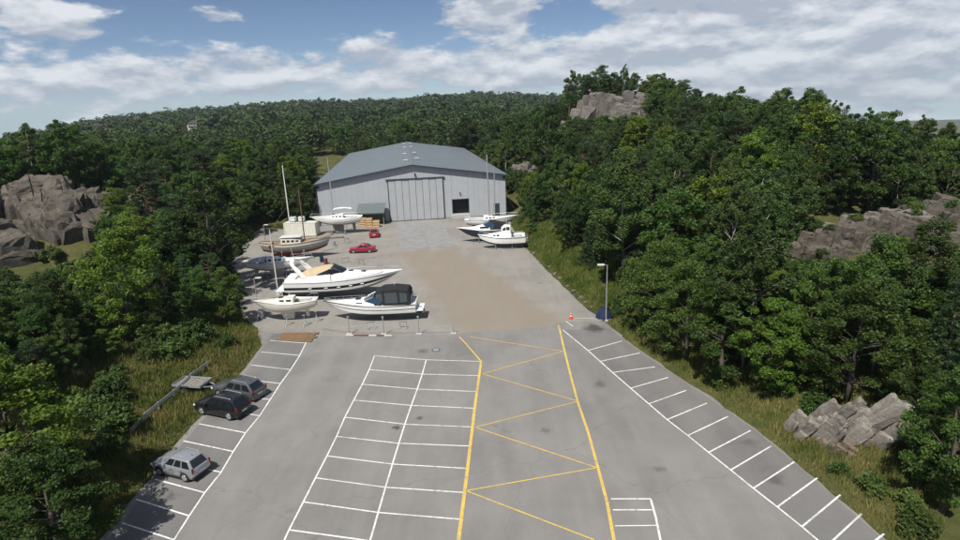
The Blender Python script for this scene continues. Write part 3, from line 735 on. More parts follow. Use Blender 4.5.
def hero(kind, px, py, top, label, Y=None, wide=1.0, var=None, fine=False, group=None, rot=None, zoff=0):
    """a tree whose foot is seen (or lies) at pixel px,py on the ground and whose top reaches picture height top"""
    p = on_terrain(px, py) if Y is None else None
    if Y is not None:
        r = ray(px, py); t = Y / r.y; p = Vector((r.x * t, Y, hz(r.x * t, Y)))
    d = math.hypot(p.x, p.y); r2 = ray(px, top); zt = CAMH + r2.z / math.hypot(r2.x, r2.y) * d
    h = max(2.0, zt - p.z)
    PLACED.append((p.x, p.y, h * .22 * wide))
    return put_tree(kind, p.x, p.y, h, label, group, wide, var, fine, rot=rot)
# trees one can point at
hero('lime', 140, 385, 212, 'bright fresh green tree standing in front of the grey cliff', Y=54, wide=1.05, fine=True, var=0)
hero('broad', 222, 300, 172, 'large round dark green tree left of the white poles', Y=74, wide=1.15, fine=True, var=0)
hero('lime', 28, 520, 340, 'big leafy tree filling the bottom left corner', Y=29, wide=1.3, fine=True, var=1)
hero('broad', 58, 540, 440, 'lower leafy tree nearest the bottom left bays', Y=26.5, wide=1.4, fine=True, var=1)
hero('lime', 8, 520, 300, 'leafy tree at the left picture edge below the cliff', Y=38, wide=1.15, fine=True, var=0)
hero('broad', 78, 430, 268, 'dark tree between the cliff and the bright green tree', Y=50, wide=1.0, fine=True, var=1)
hero('broad', 205, 330, 268, 'low rounded tree at the top of the left grass verge', Y=62, wide=1.2, fine=True, var=1)
hero('birch', 623, 288, 158, 'pale feathery tree behind the right lamp post', wide=1.35, fine=True, var=0)
hero('broad', 655, 342, 235, 'dense round bush-like tree right of the lamp post', Y=57, wide=1.3, fine=True, var=0)
hero('birch', 742, 372, 200, 'tall slim birch with bare pale stem above the right verge', wide=1.1, fine=True, var=1)
hero('birch', 903, 400, 225, 'birch with white forked trunk on the lower right slope', Y=40, wide=1.2, fine=True, var=0)
hero('birch', 940, 410, 240, 'birch at the right picture edge beside the forked one', Y=40, wide=1.1, fine=True, var=1)
hero('broad', 870, 380, 235, 'full leafy tree above the cracked rock slabs', Y=42, wide=1.15, fine=True, var=1)
hero('broad', 805, 372, 250, 'dark leafy tree left of the cracked rock slabs', Y=42, wide=1.1, fine=True, var=0)
hero('broad', 25, 400, 296, 'leafy tree hiding the foot of the grey cliff', Y=58, wide=1.3, var=2)
hero('broad', 66, 400, 303, 'second leafy tree at the foot of the cliff, to the right', Y=56, wide=1.3, var=3)
hero('broad', 12, 300, 276, 'low leafy tree touching the foot of the cliff at the picture edge', Y=67, wide=1.7, var=4)
hero('broad', 42, 300, 273, 'low leafy tree at the middle of the cliff foot', Y=69, wide=1.7, var=5)
hero('lime', 74, 300, 268, 'low yellow-green tree below the right part of the cliff', Y=70, wide=1.7, var=1)
hero('broad', 93, 300, 262, 'low leafy tree at the right end of the cliff foot', Y=76, wide=1.7, var=0)
hero('birch', 98, 380, 287, 'slim birch at the right foot of the cliff', Y=62, wide=1.2, var=2)
hero('broad', 686, 362, 262, 'leafy tree close to the right bays, third tree past the lamp post', wide=1.15, fine=True, var=1)
hero('broad', 722, 384, 270, 'wide leafy tree overhanging the verge of the right bays', wide=1.2, fine=True, var=0)
hero('lime', 770, 398, 290, 'lighter green tree at the middle of the right verge', wide=1.1, fine=True, var=0)
hero('broad', 905, 470, 360, 'dark leafy tree right of the cracked rock slabs', Y=33, wide=1.2, fine=True, var=1)
hero('broad', 948, 500, 395, 'dark tree in the lower right corner', Y=30, wide=1.2, fine=True, var=0)
hero('pine', 591, 95, 73, 'round pine standing on the bare hilltop rock', Y=176, wide=1.3, var=0)
hero('pine', 569, 100, 83, 'thin small pine at the left end of the hilltop rock', Y=170, wide=.9, var=1)
hero('pine', 618, 95, 75, 'second pine on the hilltop rock, right of the round one', Y=178, wide=1.1, var=2)
hero('broad', 548, 225, 110, 'tall tree on the slope right of the hall', Y=128, wide=1.1, var=2)
hero('broad', 345, 152, 122, 'rounded tree behind the left part of the hall roof', Y=232, wide=1.3, var=3)
hero('broad', 404, 143, 118, 'broad tree directly behind the hall ridge', Y=236, wide=1.4, var=4)
hero('broad', 468, 150, 116, 'dark broad tree behind the right half of the hall roof', Y=228, wide=1.5, var=5)

# the woods: nearest trees singly
def scatter():
    rnd = random.Random(11); pts = []; grid = {}
    cell = 5.0
    def ok(x, y, r):
        gi, gj = int(x // cell), int(y // cell)
        for a in range(gi - 2, gi + 3):
            for b in range(gj - 2, gj + 3):
                for (u, v, q) in grid.get((a, b), ()):
                    if (u - x) ** 2 + (v - y) ** 2 < (r + q) ** 2 * .25: return False
        return True
    for (x, y, r) in PLACED: grid.setdefault((int(x // cell), int(y // cell)), []).append((x, y, max(3.2, r * 1.6)))
    N = 60000
    X = np.array([rnd.uniform(-170, 150) for _ in range(N)]); Y = np.array([rnd.uniform(16, 255) for _ in range(N)])
    D = sdist(X, Y); Z = Hgt(X, Y); NO = vnoise(np.stack([X * .05, Y * .05, X * 0], -1), 77)
    for x, y, d, z, no in zip(X, Y, D, Z, NO):
        az = math.degrees(math.atan2(x, y)); dist = math.hypot(x, y)
        if abs(az) > 44.5 or dist > 252: continue
        right = x > -8
        need = 3.2
        if right and 63 < y < 100: need = 5.4 + 1.0 * no
        if right and y < 63: need = 2.3 + .7 * no
        if not right and y < 62: need = (12.0 if y > 30 else 6.0) + 1.5 * no
        if not right and 62 <= y < 125: need = 1.6
        if x < HX0 and y > 125: need = 5.0
        if y > HY1 - 4: need = 8
        if d < need: continue
        if (x + 66) ** 2 + (y - 240) ** 2 < 22 ** 2: continue     # the meadow left of the hall
        if any((x - a) ** 2 + (y - b) ** 2 < (c * 1.02) ** 2 for a, b, c in ROCKS): continue
        h = rnd.uniform(8.0, 13.0) if not right or y < 60 or y > 150 else rnd.uniform(8.0, 12.0)
        # where the photograph shows rock, boats or the hall through a gap, the growth in front stays low
        h = fit_gap(x, y, z, h)
        if h < 2.6: continue
        if 20 < x < 26.5 and 27 < y < 36.5: continue
        if d < need + 3 and y < 110: h *= rnd.uniform(.55, .9)
        sp = h * .33
        if not ok(x, y, sp): continue
        k = rnd.random()
        if right:
            kind = 'broad' if k < .44 else 'lime' if k < .52 else ('birch' if k < .86 else ('pine' if k < .95 else 'spruce'))
        else:
            kind = 'broad' if k < .56 else 'lime' if k < .66 else ('birch' if k < .8 else ('pine' if k < .92 else 'spruce'))
        grid.setdefault((int(x // cell), int(y // cell)), []).append((x, y, sp)); pts.append((x, y, z, h, kind, right, d))
    return pts
GAPS = [(-60, 98, 183, 290, 92), (785, 980, 168, 258, 57), (548, 648, 84, 114, 163), (316, 512, 140, 226, 121), (246, 345, 214, 330, 100), (314, 343, 148, 180, 226), (415, 440, 133, 150, 195), (440, 470, 104, 118, 190), (498, 537, 136, 168, 153), (120, 165, 205, 262, 70)]
def project(x, y, z):
    z = z - CAMH; cp, sp = math.cos(PITCH), math.sin(PITCH); d = y * cp - z * sp; u = y * sp + z * cp
    a, b = x / d, -u / d; c, s_ = math.cos(ROLL), math.sin(ROLL)
    return 480 + FPX * (a * c + b * s_), 270 + FPX * (-a * s_ + b * c), d
def fit_gap(x, y, z, h):
    for (x0, x1, y0, y1, ym) in GAPS:
        if y > ym: continue
        for _ in range(12):
            px, py, d = project(x, y, z + h); w = h * .3 * FPX / d
            if px + w < x0 or px - w > x1 or py > y1 or project(x, y, z)[1] < y0: break
            h *= .86
    return h
TREES = scatter()
WHERE = lambda x, y, right, d: ('behind the hall' if y > 215 else 'behind the hilltop rock' if y > 165 and right and x > 8 else 'on the upper right slope' if right and y > 105 and d > 18 else 'between hall and lamp post' if right and y > 62 and d <= 18 else 'on the middle right slope' if right and y > 62 else 'on the lower right slope' if right else 'left of the hall' if y > 100 else 'near the left boats' if y > 62 else 'left of the parked cars')
KW = {'broad': 'leafy green tree', 'lime': 'yellow-green leafy tree', 'birch': 'slim light-leaved birch', 'pine': 'dark open-crowned pine', 'spruce': 'dark pointed spruce'}
MARKS = [(838, 430, 'cracked rock slabs'), (605, 290, 'right lamp post'), (655, 295, 'round bush-like tree'), (618, 210, 'pale feathery tree'), (870, 215, 'right rock ledge'), (598, 100, 'hilltop rock'), (745, 280, 'bare-stemmed birch'), (508, 195, 'right hall corner'), (503, 243, 'white cabin motorboat'), (50, 235, 'grey cliff'), (145, 300, 'bright fresh green tree'), (218, 235, 'large round dark tree'), (193, 386, 'flatbed trailer'), (182, 467, 'silver SUV'), (225, 408, 'black SUV'), (288, 312, 'small sailboat'), (277, 262, 'pale pole'), (287, 195, 'tall white mast'), (395, 150, 'hall ridge'), (323, 190, 'left hall corner'), (548, 170, 'tall tree right of the hall'), (903, 320, 'white forked birch'), (945, 470, 'dark corner tree'), (40, 440, 'bottom left tree'), (571, 315, 'traffic cone'), (160, 420, 'guard rail'), (700, 470, 'right parking bays'), (295, 338, 'brown boards')]
USED = set()
def where_words(kind, x, y, z, size):
    """a label that names the nearest landmarks in view and the side on which the thing stands"""
    px, py, _ = project(x, y, z); c = []
    for mx, my, nm in MARKS:
        dx, dy = px - mx, py - my; c.append((math.hypot(dx, dy), dx, dy, nm))
    c.sort(); first = None
    for w in ('', size + ' '):
        for d, dx, dy, nm in c[:5]:
            a = math.degrees(math.atan2(-dy, dx)) % 360
            side = ('right of', 'above and right of', 'above', 'above and left of', 'left of', 'below and left of', 'below', 'below and right of')[int((a + 22.5) // 45) % 8]
            far = 'close ' if d < 32 else 'a little way ' if d < 62 else 'some way ' if d < 110 else 'far '
            t = w + kind + ' ' + far + side + ' the ' + nm; first = first or t
            if len(t.replace('-', ' ').split()) < 17 and t not in USED: USED.add(t); return t
    for i in range(len(c[:4])):
        for j in range(i + 1, len(c[:6])):
            A, B = c[i], c[j]; sd = lambda q: 'right of' if q[1] > 0 and abs(q[1]) > abs(q[2]) else 'left of' if abs(q[1]) > abs(q[2]) else 'below' if q[2] > 0 else 'above'
            t = '%s %s the %s and %s the %s' % (kind, sd(A), A[3], sd(B), B[3])
            if len(t.replace('-', ' ').split()) < 17 and t not in USED: USED.add(t); return t
    return first
cnt = {}
rest = []
# trees standing wholly behind nearer ones go into the forest mass: near to far, crowns drawn as ellipses on a coarse picture
TREES.sort(key=lambda t: math.hypot(t[0], t[1]))
COVER = np.zeros((270, 480), bool); GY, GX = np.mgrid[0:270, 0:480]
def shows(x, y, z, h, wide=1.0):
    px, py, d = project(x, y, z + h * .56); k = FPX / d / 2; px /= 2; py /= 2
    rx, ry = h * .27 * k * wide, h * .44 * k
    x0, x1, y0, y1 = int(px - rx), int(px + rx) + 2, int(py - ry), int(py + ry) + 2
    x0, y0 = max(0, x0), max(0, y0); x1, y1 = min(480, x1), min(270, y1)
    if x1 <= x0 or y1 <= y0: return False
    q = ((GX[y0:y1, x0:x1] - px) / rx) ** 2 + ((GY[y0:y1, x0:x1] - py) / ry) ** 2
    sub = COVER[y0:y1, x0:x1]; full = q < 1; seen = (full & ~sub).sum(); sub |= q < .62
    return seen > 4 and seen > .09 * full.sum()
for (hx, hy, hr) in PLACED: pass
for (x, y, z, h, kind, right, d) in TREES:
    vis = shows(x, y, z, h)
    kk = 'broad' if kind == 'lime' else kind
    if (not vis and math.hypot(x, y) > 85) or cnt.get(kk, 0) >= 280: rest.append((x, y, z, h * .8)); continue
    cnt[kk] = cnt.get(kk, 0) + 1
    w = WHERE(x, y, right, d)
    put_tree(kind, x, y, h, where_words(KW[kind], x, y, z + h * .6, 'tall' if h > 10.5 else 'low' if h < 7.5 else 'middling'), 'trees ' + w, random.uniform(.95, 1.3), fine=math.hypot(x, y) < 62, z=z - .05)
print('TREES', cnt, len(rest))

# far woodland, one mass: crowns of few leaves on the ground out to the far hills
def far_wood():
    rng = np.random.default_rng(5); Vs = []
    def tmpl(n, size):
        c = rng.normal(size=(9, 3)); c /= np.linalg.norm(c, axis=1, keepdims=True); c *= np.array([.32, .32, .36]) * (.5 + .6 * rng.random((9, 1))); c[:, 2] += .58
        return leaves(c, np.full((9, 3), .2), n // 9, size, rng, up=1.3, asp=.8)
    near_t = [tmpl(234, .085) for _ in range(8)]; far_t = [tmpl(99, .145) for _ in range(8)]; vf = [tmpl(45, .215) for _ in range(6)]; rest_t = [tmpl(126, .085) for _ in range(8)]
    def band(d0, d1, n, ts, h0, h1, a0, a1):
        az = np.radians(rng.uniform(a0, a1, n)); d = np.sqrt(rng.uniform(d0 ** 2, d1 ** 2, n)); X, Y = np.sin(az) * d, np.cos(az) * d
        keep = (X + 66) ** 2 + (Y - 240) ** 2 > 24 ** 2
        X, Y = X[keep], Y[keep]; Z = Hgt(X, Y); h = rng.uniform(h0 * .7, h1 * 1.15, len(X)) * (1 + .3 * vnoise(np.stack([X * .03, Y * .03, X * 0], -1), 3)); r = rng.uniform(0, 6.28, len(X))
        for q in range(len(ts)):
            s = slice(q, None, len(ts)); t = ts[q]; c, sn = np.cos(r[s])[:, None], np.sin(r[s])[:, None]; hh = h[s][:, None]
            w = hh * rng.uniform(.8, 1.5, hh.shape)
            vx = (t[:, 0] * c - t[:, 1] * sn) * w + X[s][:, None]; vy = (t[:, 0] * sn + t[:, 1] * c) * w + Y[s][:, None]; vz = t[:, 2] * hh + Z[s][:, None]
            Vs.append(np.stack([vx, vy, vz], -1).reshape(-1, 3))
    if rest:
        ra = np.array(rest)
        for q in range(8):
            s = ra[q::8]; t = rest_t[q]
            if len(s): Vs.append(np.stack([t[:, 0] * s[:, 3:4] * 1.1 + s[:, 0:1], t[:, 1] * s[:, 3:4] * 1.1 + s[:, 1:2], t[:, 2] * s[:, 3:4] + s[:, 2:3]], -1).reshape(-1, 3))
    band(236, 420, 1200, near_t, 8, 12, -46, 24)
    band(410, 800, 2600, far_t, 9, 13, -45, 16)
    band(780, 1480, 3900, vf, 10, 14, -45, 14)
    dark = [v for i, v in enumerate(Vs) if i % 3 == 1]; light = [v for i, v in enumerate(Vs) if i % 3 != 1]
    for vs, mt, lab in ((light, M['leaf_far'], 'broadleaf forest covering the low hills to the horizon'), (dark, M['leaf_fardark'], 'dark conifers mixed into the far forest')):
        V = np.concatenate(vs); o = npmesh('far_woodland', V, quads(len(V)), mt); tag(o, lab, 'forest', kind='stuff'); print('far quads', len(V) // 4)
far_wood()
# ---- END FOREST


# ------------------------------------------------------------------ materials of built things
M['cladding'] = mat('wall_cladding', (.365, .385, .41), .5, var=.05, scale=.4, spec=.4)
M['door_sheet'] = mat('door_sheet', (.36, .375, .395), .5, var=.06, scale=.5)
M['dark_trim'] = mat('dark_trim', (.035, .045, .06), .5)
M['roof_sheet'] = mat('roof_sheet', (.145, .165, .178), .45, var=.08, scale=.25, spec=.4)
M['white'] = mat('gelcoat_white', (.74, .74, .72), .25, var=.05, scale=1.2, coat=.3)
M['cream'] = mat('gelcoat_cream', (.64, .62, .55), .35, var=.08, scale=1.2)
M['offwhite'] = mat('aged_white', (.55, .55, .52), .5, var=.12, scale=1.5)
M['deck'] = mat('deck_white', (.66, .66, .63), .55, var=.07, scale=2)
M['navy'] = mat('navy_paint', (.012, .018, .035), .25, coat=.4)
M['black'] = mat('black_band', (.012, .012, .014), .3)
M['canvas_black'] = mat('black_canvas', (.014, .015, .017), .85, var=.3)
M['canvas_beige'] = mat('beige_canvas', (.46, .36, .235), .9, var=.1, bump=.3, scale=2)
M['canvas_blue'] = mat('blue_canvas', (.09, .14, .25), .85)
M['antifoul_red'] = mat('antifouling_red', (.16, .05, .035), .8, var=.3)
M['antifoul_dark'] = mat('antifouling_dark', (.03, .035, .045), .8, var=.3)
M['antifoul_grey'] = mat('antifouling_grey', (.22, .215, .2), .8, var=.2)
M['teak'] = mat('teak', (.3, .235, .16), .75, var=.3, scale=4)
M['wood_grey'] = mat('weathered_wood', (.2, .185, .16), .85, var=.3, scale=5)
M['wood_new'] = mat('pallet_wood', (.55, .39, .21), .8, var=.2, scale=6)
M['wood_brown'] = mat('brown_boards', (.17, .105, .06), .85, var=.4, scale=4)
M['alu'] = mat('aluminium', (.55, .56, .58), .35, metal=.6)
M['galv'] = mat('galvanised_steel', (.36, .38, .4), .45, metal=.4, var=.15)
M['mast_brown'] = mat('varnished_mast', (.16, .085, .04), .5)
M['glass'] = glassmat('dark_glass', (.012, .016, .02))
M['glass_blue'] = glassmat('tinted_screen', (.03, .06, .1))
M['clear_vinyl'] = glassmat('vinyl_window', (.05, .06, .068), .18)
M['rubber'] = mat('rubber', (.015, .015, .015), .85)
M['rim'] = mat('alloy_rim', (.42, .43, .45), .35, metal=.6)
M['tail'] = mat('tail_light_red', (.2, .008, .01), .3)
M['lamp_clear'] = mat('headlamp', (.6, .62, .64), .15)
M['plate'] = mat('number_plate', (.6, .6, .58), .5)
M['plastic'] = mat('black_plastic', (.02, .02, .021), .6)
M['red_plastic'] = mat('cone_red', (.62, .05, .02), .55)
M['blue_plastic'] = mat('blue_tarpaulin', (.012, .022, .06), .6, var=.3)
M['concrete_block'] = mat('concrete_foot', (.42, .41, .39), .9, var=.2, bump=.3)

# ------------------------------------------------------------------ the boat hall
EAVE, APEX = 8.6, 11.6
def hall():
    cx = (HX0 + HX1) / 2; r = tag(empty('boat_hall', (cx, HY0, 0), HALL_ROT), 'large grey steel boat hall with low gable roof and tall sliding door', 'building')
    w = (HX1 - HX0) / 2; D = HY1 - HY0
    top = lambda x: APEX - (APEX - EAVE) * abs(x) / w
    dl, dr_, dh = G(390.5, 222).x - cx, G(444, 221).x - cx, 8.7          # big door
    ol, or_, o0, oh = G(453, 219).x - cx, G(469.5, 219).x - cx, .9, 3.9    # dark opening
    sl_, sr_, sh = G(495, 217).x - cx, G(501, 217).x - cx, 2.6             # small door
    wall = MB().box((0, D, EAVE / 2), (2 * w - .5, .2, EAVE)).build('back_wall', M['cladding'], r)
    for sx in (-1, 1):
        MB().box((sx * (w - .12), D / 2, EAVE / 2 - .05), (.2, D - .3, EAVE - .1)).build('side_wall', M['cladding'], r)
    # front wall of upright sheets with open joints, cut round the openings
    n = 34; xs = sorted(set([-w + 2 * w * k / n for k in range(n + 1)] + [dl, dr_, ol, or_, sl_, sr_]))
    f = []
    for a, b in zip(xs[:-1], xs[1:]):
        if b - a < .06: continue
        m_ = (a + b) / 2; segs = [(0, None)]
        if dl < m_ < dr_: segs = [(dh, None)]
        elif ol < m_ < or_: segs = [(0, o0), (oh, None)]
        elif sl_ < m_ < sr_: segs = [(sh, None)]
        for z0, z1 in segs:
            g = .007; ta, tb = (top(a + g) - .03, top(b - g) - .03) if z1 is None else (z1, z1); y0, y1 = -.05 - .003 * (len(f) % 2), .06
            MB().loft([[(a + g, y, z0), (b - g, y, z0), (b - g, y, tb), (a + g, y, ta)] for y in (y0, y1)]).build('wall_panel', M['cladding'], r); f.append(1)
    MB().box((0, .14, .2), (.1, .02, .1)).build('bolt', M['dark_trim'], r)
    # backing behind the joints
    for a, b, z0, z1 in ((-w + .05, dl, 0, EAVE - .2), (dr_, ol, 0, EAVE - .1), (or_, sl_, 0, EAVE - .1), (sr_, w - .05, 0, EAVE - .2), (ol, or_, oh, EAVE - .1), (ol, or_, 0, o0), (sl_, sr_, sh, EAVE - .2)):
        MB().box(((a + b) / 2, .1, (z0 + z1) / 2), (b - a, .06, z1 - z0)).build('wall_lining', M['cladding'], r)
    # roof: long sheets side by side on both slopes
    sl = math.hypot(w + .5, (APEX - EAVE) * (w + .5) / w); ang = math.atan2(APEX - EAVE, w)
    for sx in (-1, 1):
        rf = MB()
        k = 0; y = -.7; step = 1.05
        while y < D + .5:
            h = .02 if k % 2 else 0
            p = [(0, y, APEX + .12 + h), (sx * (w + .5), y, APEX + .12 - (w + .5) * math.tan(ang) + h), (sx * (w + .5), y + step - .03, APEX + .12 - (w + .5) * math.tan(ang) + h), (0, y + step - .03, APEX + .12 + h)]
            rf.loft([[(a, b, c) for a, b, c in p], [(a, b, c - .1) for a, b, c in p]]); y += step; k += 1
        rf.build('roof', M['roof_sheet'], r)
        MB().bar((0, -.74, APEX + .06), (sx * (w + .52), -.74, APEX + .06 - (w + .5) * math.tan(ang)), .07, .3).build('gable_trim', M['dark_trim'], r)
        MB().box((sx * (w + .58), D / 2, APEX + .02 - (w + .5) * math.tan(ang)), (.16, D + 1.2, .2)).build('gutter', M['dark_trim'], r)
        MB().box((sx * (w - .35), -.2, EAVE - .55), (.5, .3, .4)).build('floodlight', M['navy'], r, bevel=.05)
        MB().tube([(sx * (w + .1), -.12, EAVE - .2), (sx * (w + .1), -.12, .1)], .06).build('downpipe', M['dark_trim'], r)
    MB().box((0, D / 2, APEX + .2), (.5, D + 1.1, .08)).build('ridge_cap', M['roof_sheet'], r)
    for (fx, fy) in ((-1.1, .10), (1.5, .16), (-1.2, .33), (1.3, .36), (-1.0, .62), (.9, .64), (-1.1, .85), (.9, .86)):
        x, y = fx, fy * D; z = APEX + .2 - abs(x) * math.tan(ang)
        v = MB().box((x, y, z + .15), (.8, .8, .3)).build('roof_vent', M['alu'], r, bevel=.03)
        MB().box((x, y, z + .4), (1.0, 1.0, .1)).build('vent_cap', M['offwhite'], v, bevel=.03)
    # the sliding door
    m_ = 8
    for k in range(m_):
        a = dl + (dr_ - dl) * k / m_ + .035; b = dl + (dr_ - dl) * (k + 1) / m_ - .035
        o = MB().box(((a + b) / 2, -.14 - .05 * (k % 2), dh / 2 + .03), (b - a, .08, dh - .12)).build('door_panel', M['door_sheet'], r, bevel=.015)
    MB().box(((dl + dr_) / 2, .03, dh / 2), (dr_ - dl, .03, dh)).build('door_backing', M['dark_trim'], r)
    MB().box(((dl + dr_) / 2, -.18, dh + .12), (dr_ - dl + .9, .3, .26)).build('door_track', M['dark_trim'], r)
    for x in (dl - .1, dr_ + .1): MB().box((x, -.12, dh / 2), (.13, .2, dh)).build('door_jamb', M['dark_trim'], r)
    MB().box(((dl + dr_) / 2, -.25, dh + 1.0), (.25, .35, .6)).build('wall_lamp', M['dark_trim'], r)
    MB().box(((ol + or_) / 2, -.2, oh + 1.3), (.2, .3, .4)).build('wall_lamp', M['dark_trim'], r)
    # opening frame, ledge, small door
    for x in (ol, or_): MB().box((x, -.09, (o0 + oh) / 2), (.1, .1, oh - o0)).build('opening_frame', M['dark_trim'], r)
    MB().box(((ol + or_) / 2, -.09, oh + .05), (or_ - ol + .2, .1, .1)).build('opening_frame', M['dark_trim'], r)
    MB().box(((ol + or_) / 2, 1.2, (o0 + oh) / 2), (or_ - ol + .6, .1, oh - o0 + .3)).build('opening_shade_board', M['black'], r)  # black board behind the opening: the interior's shade put into its colour
    MB().box(((ol + or_) / 2, -.5, .35), (or_ - ol + .6, .8, .7)).build('loading_step', M['concrete_block'], r)
    MB().box(((sl_ + sr_) / 2, 0, sh / 2), (sr_ - sl_ - .1, .08, sh - .05)).build('side_door', M['dark_trim'], r)
    MB().box(((sl_ + sr_) / 2, -.06, sh * .72), ((sr_ - sl_) * .5, .03, .6)).build('door_window', M['glass_blue'], r)
    fl = tag(MB().box((0, D / 2, -.04), (2 * w - .4, D - .3, .1)).build('hall_floor', M['concrete']), kind='structure'); fl.location = (cx, HY0, 0); fl.rotation_euler.z = HALL_ROT
hall()

def lean_to():
    a, b = G(360.5, 224), G(385, 224); x0, x1 = a.x, b.x; cx = (x0 + x1) / 2; w = (x1 - x0) / 2; y = HY0 - 3.9
    r = tag(empty('open_shed', (cx, y, 0)), 'small open wooden shed with grey sloping roof against the hall wall', 'shed')
    for sx in (-1, 1):
        for yy in (0, 2.2): MB().box((sx * (w - .1), yy, 1.25), (.14, .14, 2.5)).build('post', M['wood_grey'], r)
        MB().box((sx * (w - .06), 1.15, 1.2), (.05, 2.1, 2.2)).build('side_wall', M['dark_trim'], r)
    MB().box((0, 2.28, 1.35), (2 * w - .2, .06, 2.6)).build('back_wall', M['wood_grey'], r)
    mb = MB(); t = math.atan2(1.5, 3.0)
    p = [(-w - .2, -.5, 2.5), (w + .2, -.5, 2.5), (w + .2, 2.4, 4.1), (-w - .2, 2.4, 4.1)]
    mb.loft([p, [(a_, b_, c_ + .1) for a_, b_, c_ in p]]).build('roof', mat('shed_roof', (.1, .12, .12), .7, var=.2), r)
    MB().box((0, -.52, 2.45), (2 * w + .4, .05, .2)).build('fascia', M['dark_trim'], r)
lean_to()

def pallets():
    spots = [(362.5, 226.5), (369.5, 226.8), (376.5, 227)]
    proto = empty('wooden_pallet', (0, 0, 0))
    for z in (.03, .17):
        for k in range(5 if z > .1 else 3):
            MB().box((-.52 + 1.04 * k / (4 if z > .1 else 2), 0, z), (.13, 1.0, .028)).build('board', M['wood_new'], proto)
    for yy in (-.44, 0, .44): MB().box((0, yy, .1), (1.2, .1, .11)).build('bearer', M['wood_new'], proto)
    first = True; names = ('left', 'middle', 'right')
    for i, p in enumerate(spots):
        g = G(*p); n = (4, 4, 3)[i]
        for k in range(n):
            o = proto if first else copy_tree(proto); first = False
            o.location = (g.x + random.uniform(-.05, .05), g.y + random.uniform(-.05, .05), .005 + k * .46); o.rotation_euler.z = random.uniform(-.05, .05); o.scale = (1.1, 1.1, 2.25)
            pos = 'lowest' if k == 0 else 'topmost' if k == n - 1 else ('second', 'third', 'fourth', 'fifth', 'sixth', 'seventh', 'eighth')[k - 1] + ' from the ground'
            tag(o, 'wooden pallet, %s of the %s stack before the shed' % (pos, names[i]), 'pallet', 'wooden pallets stacked before the shed')
pallets()

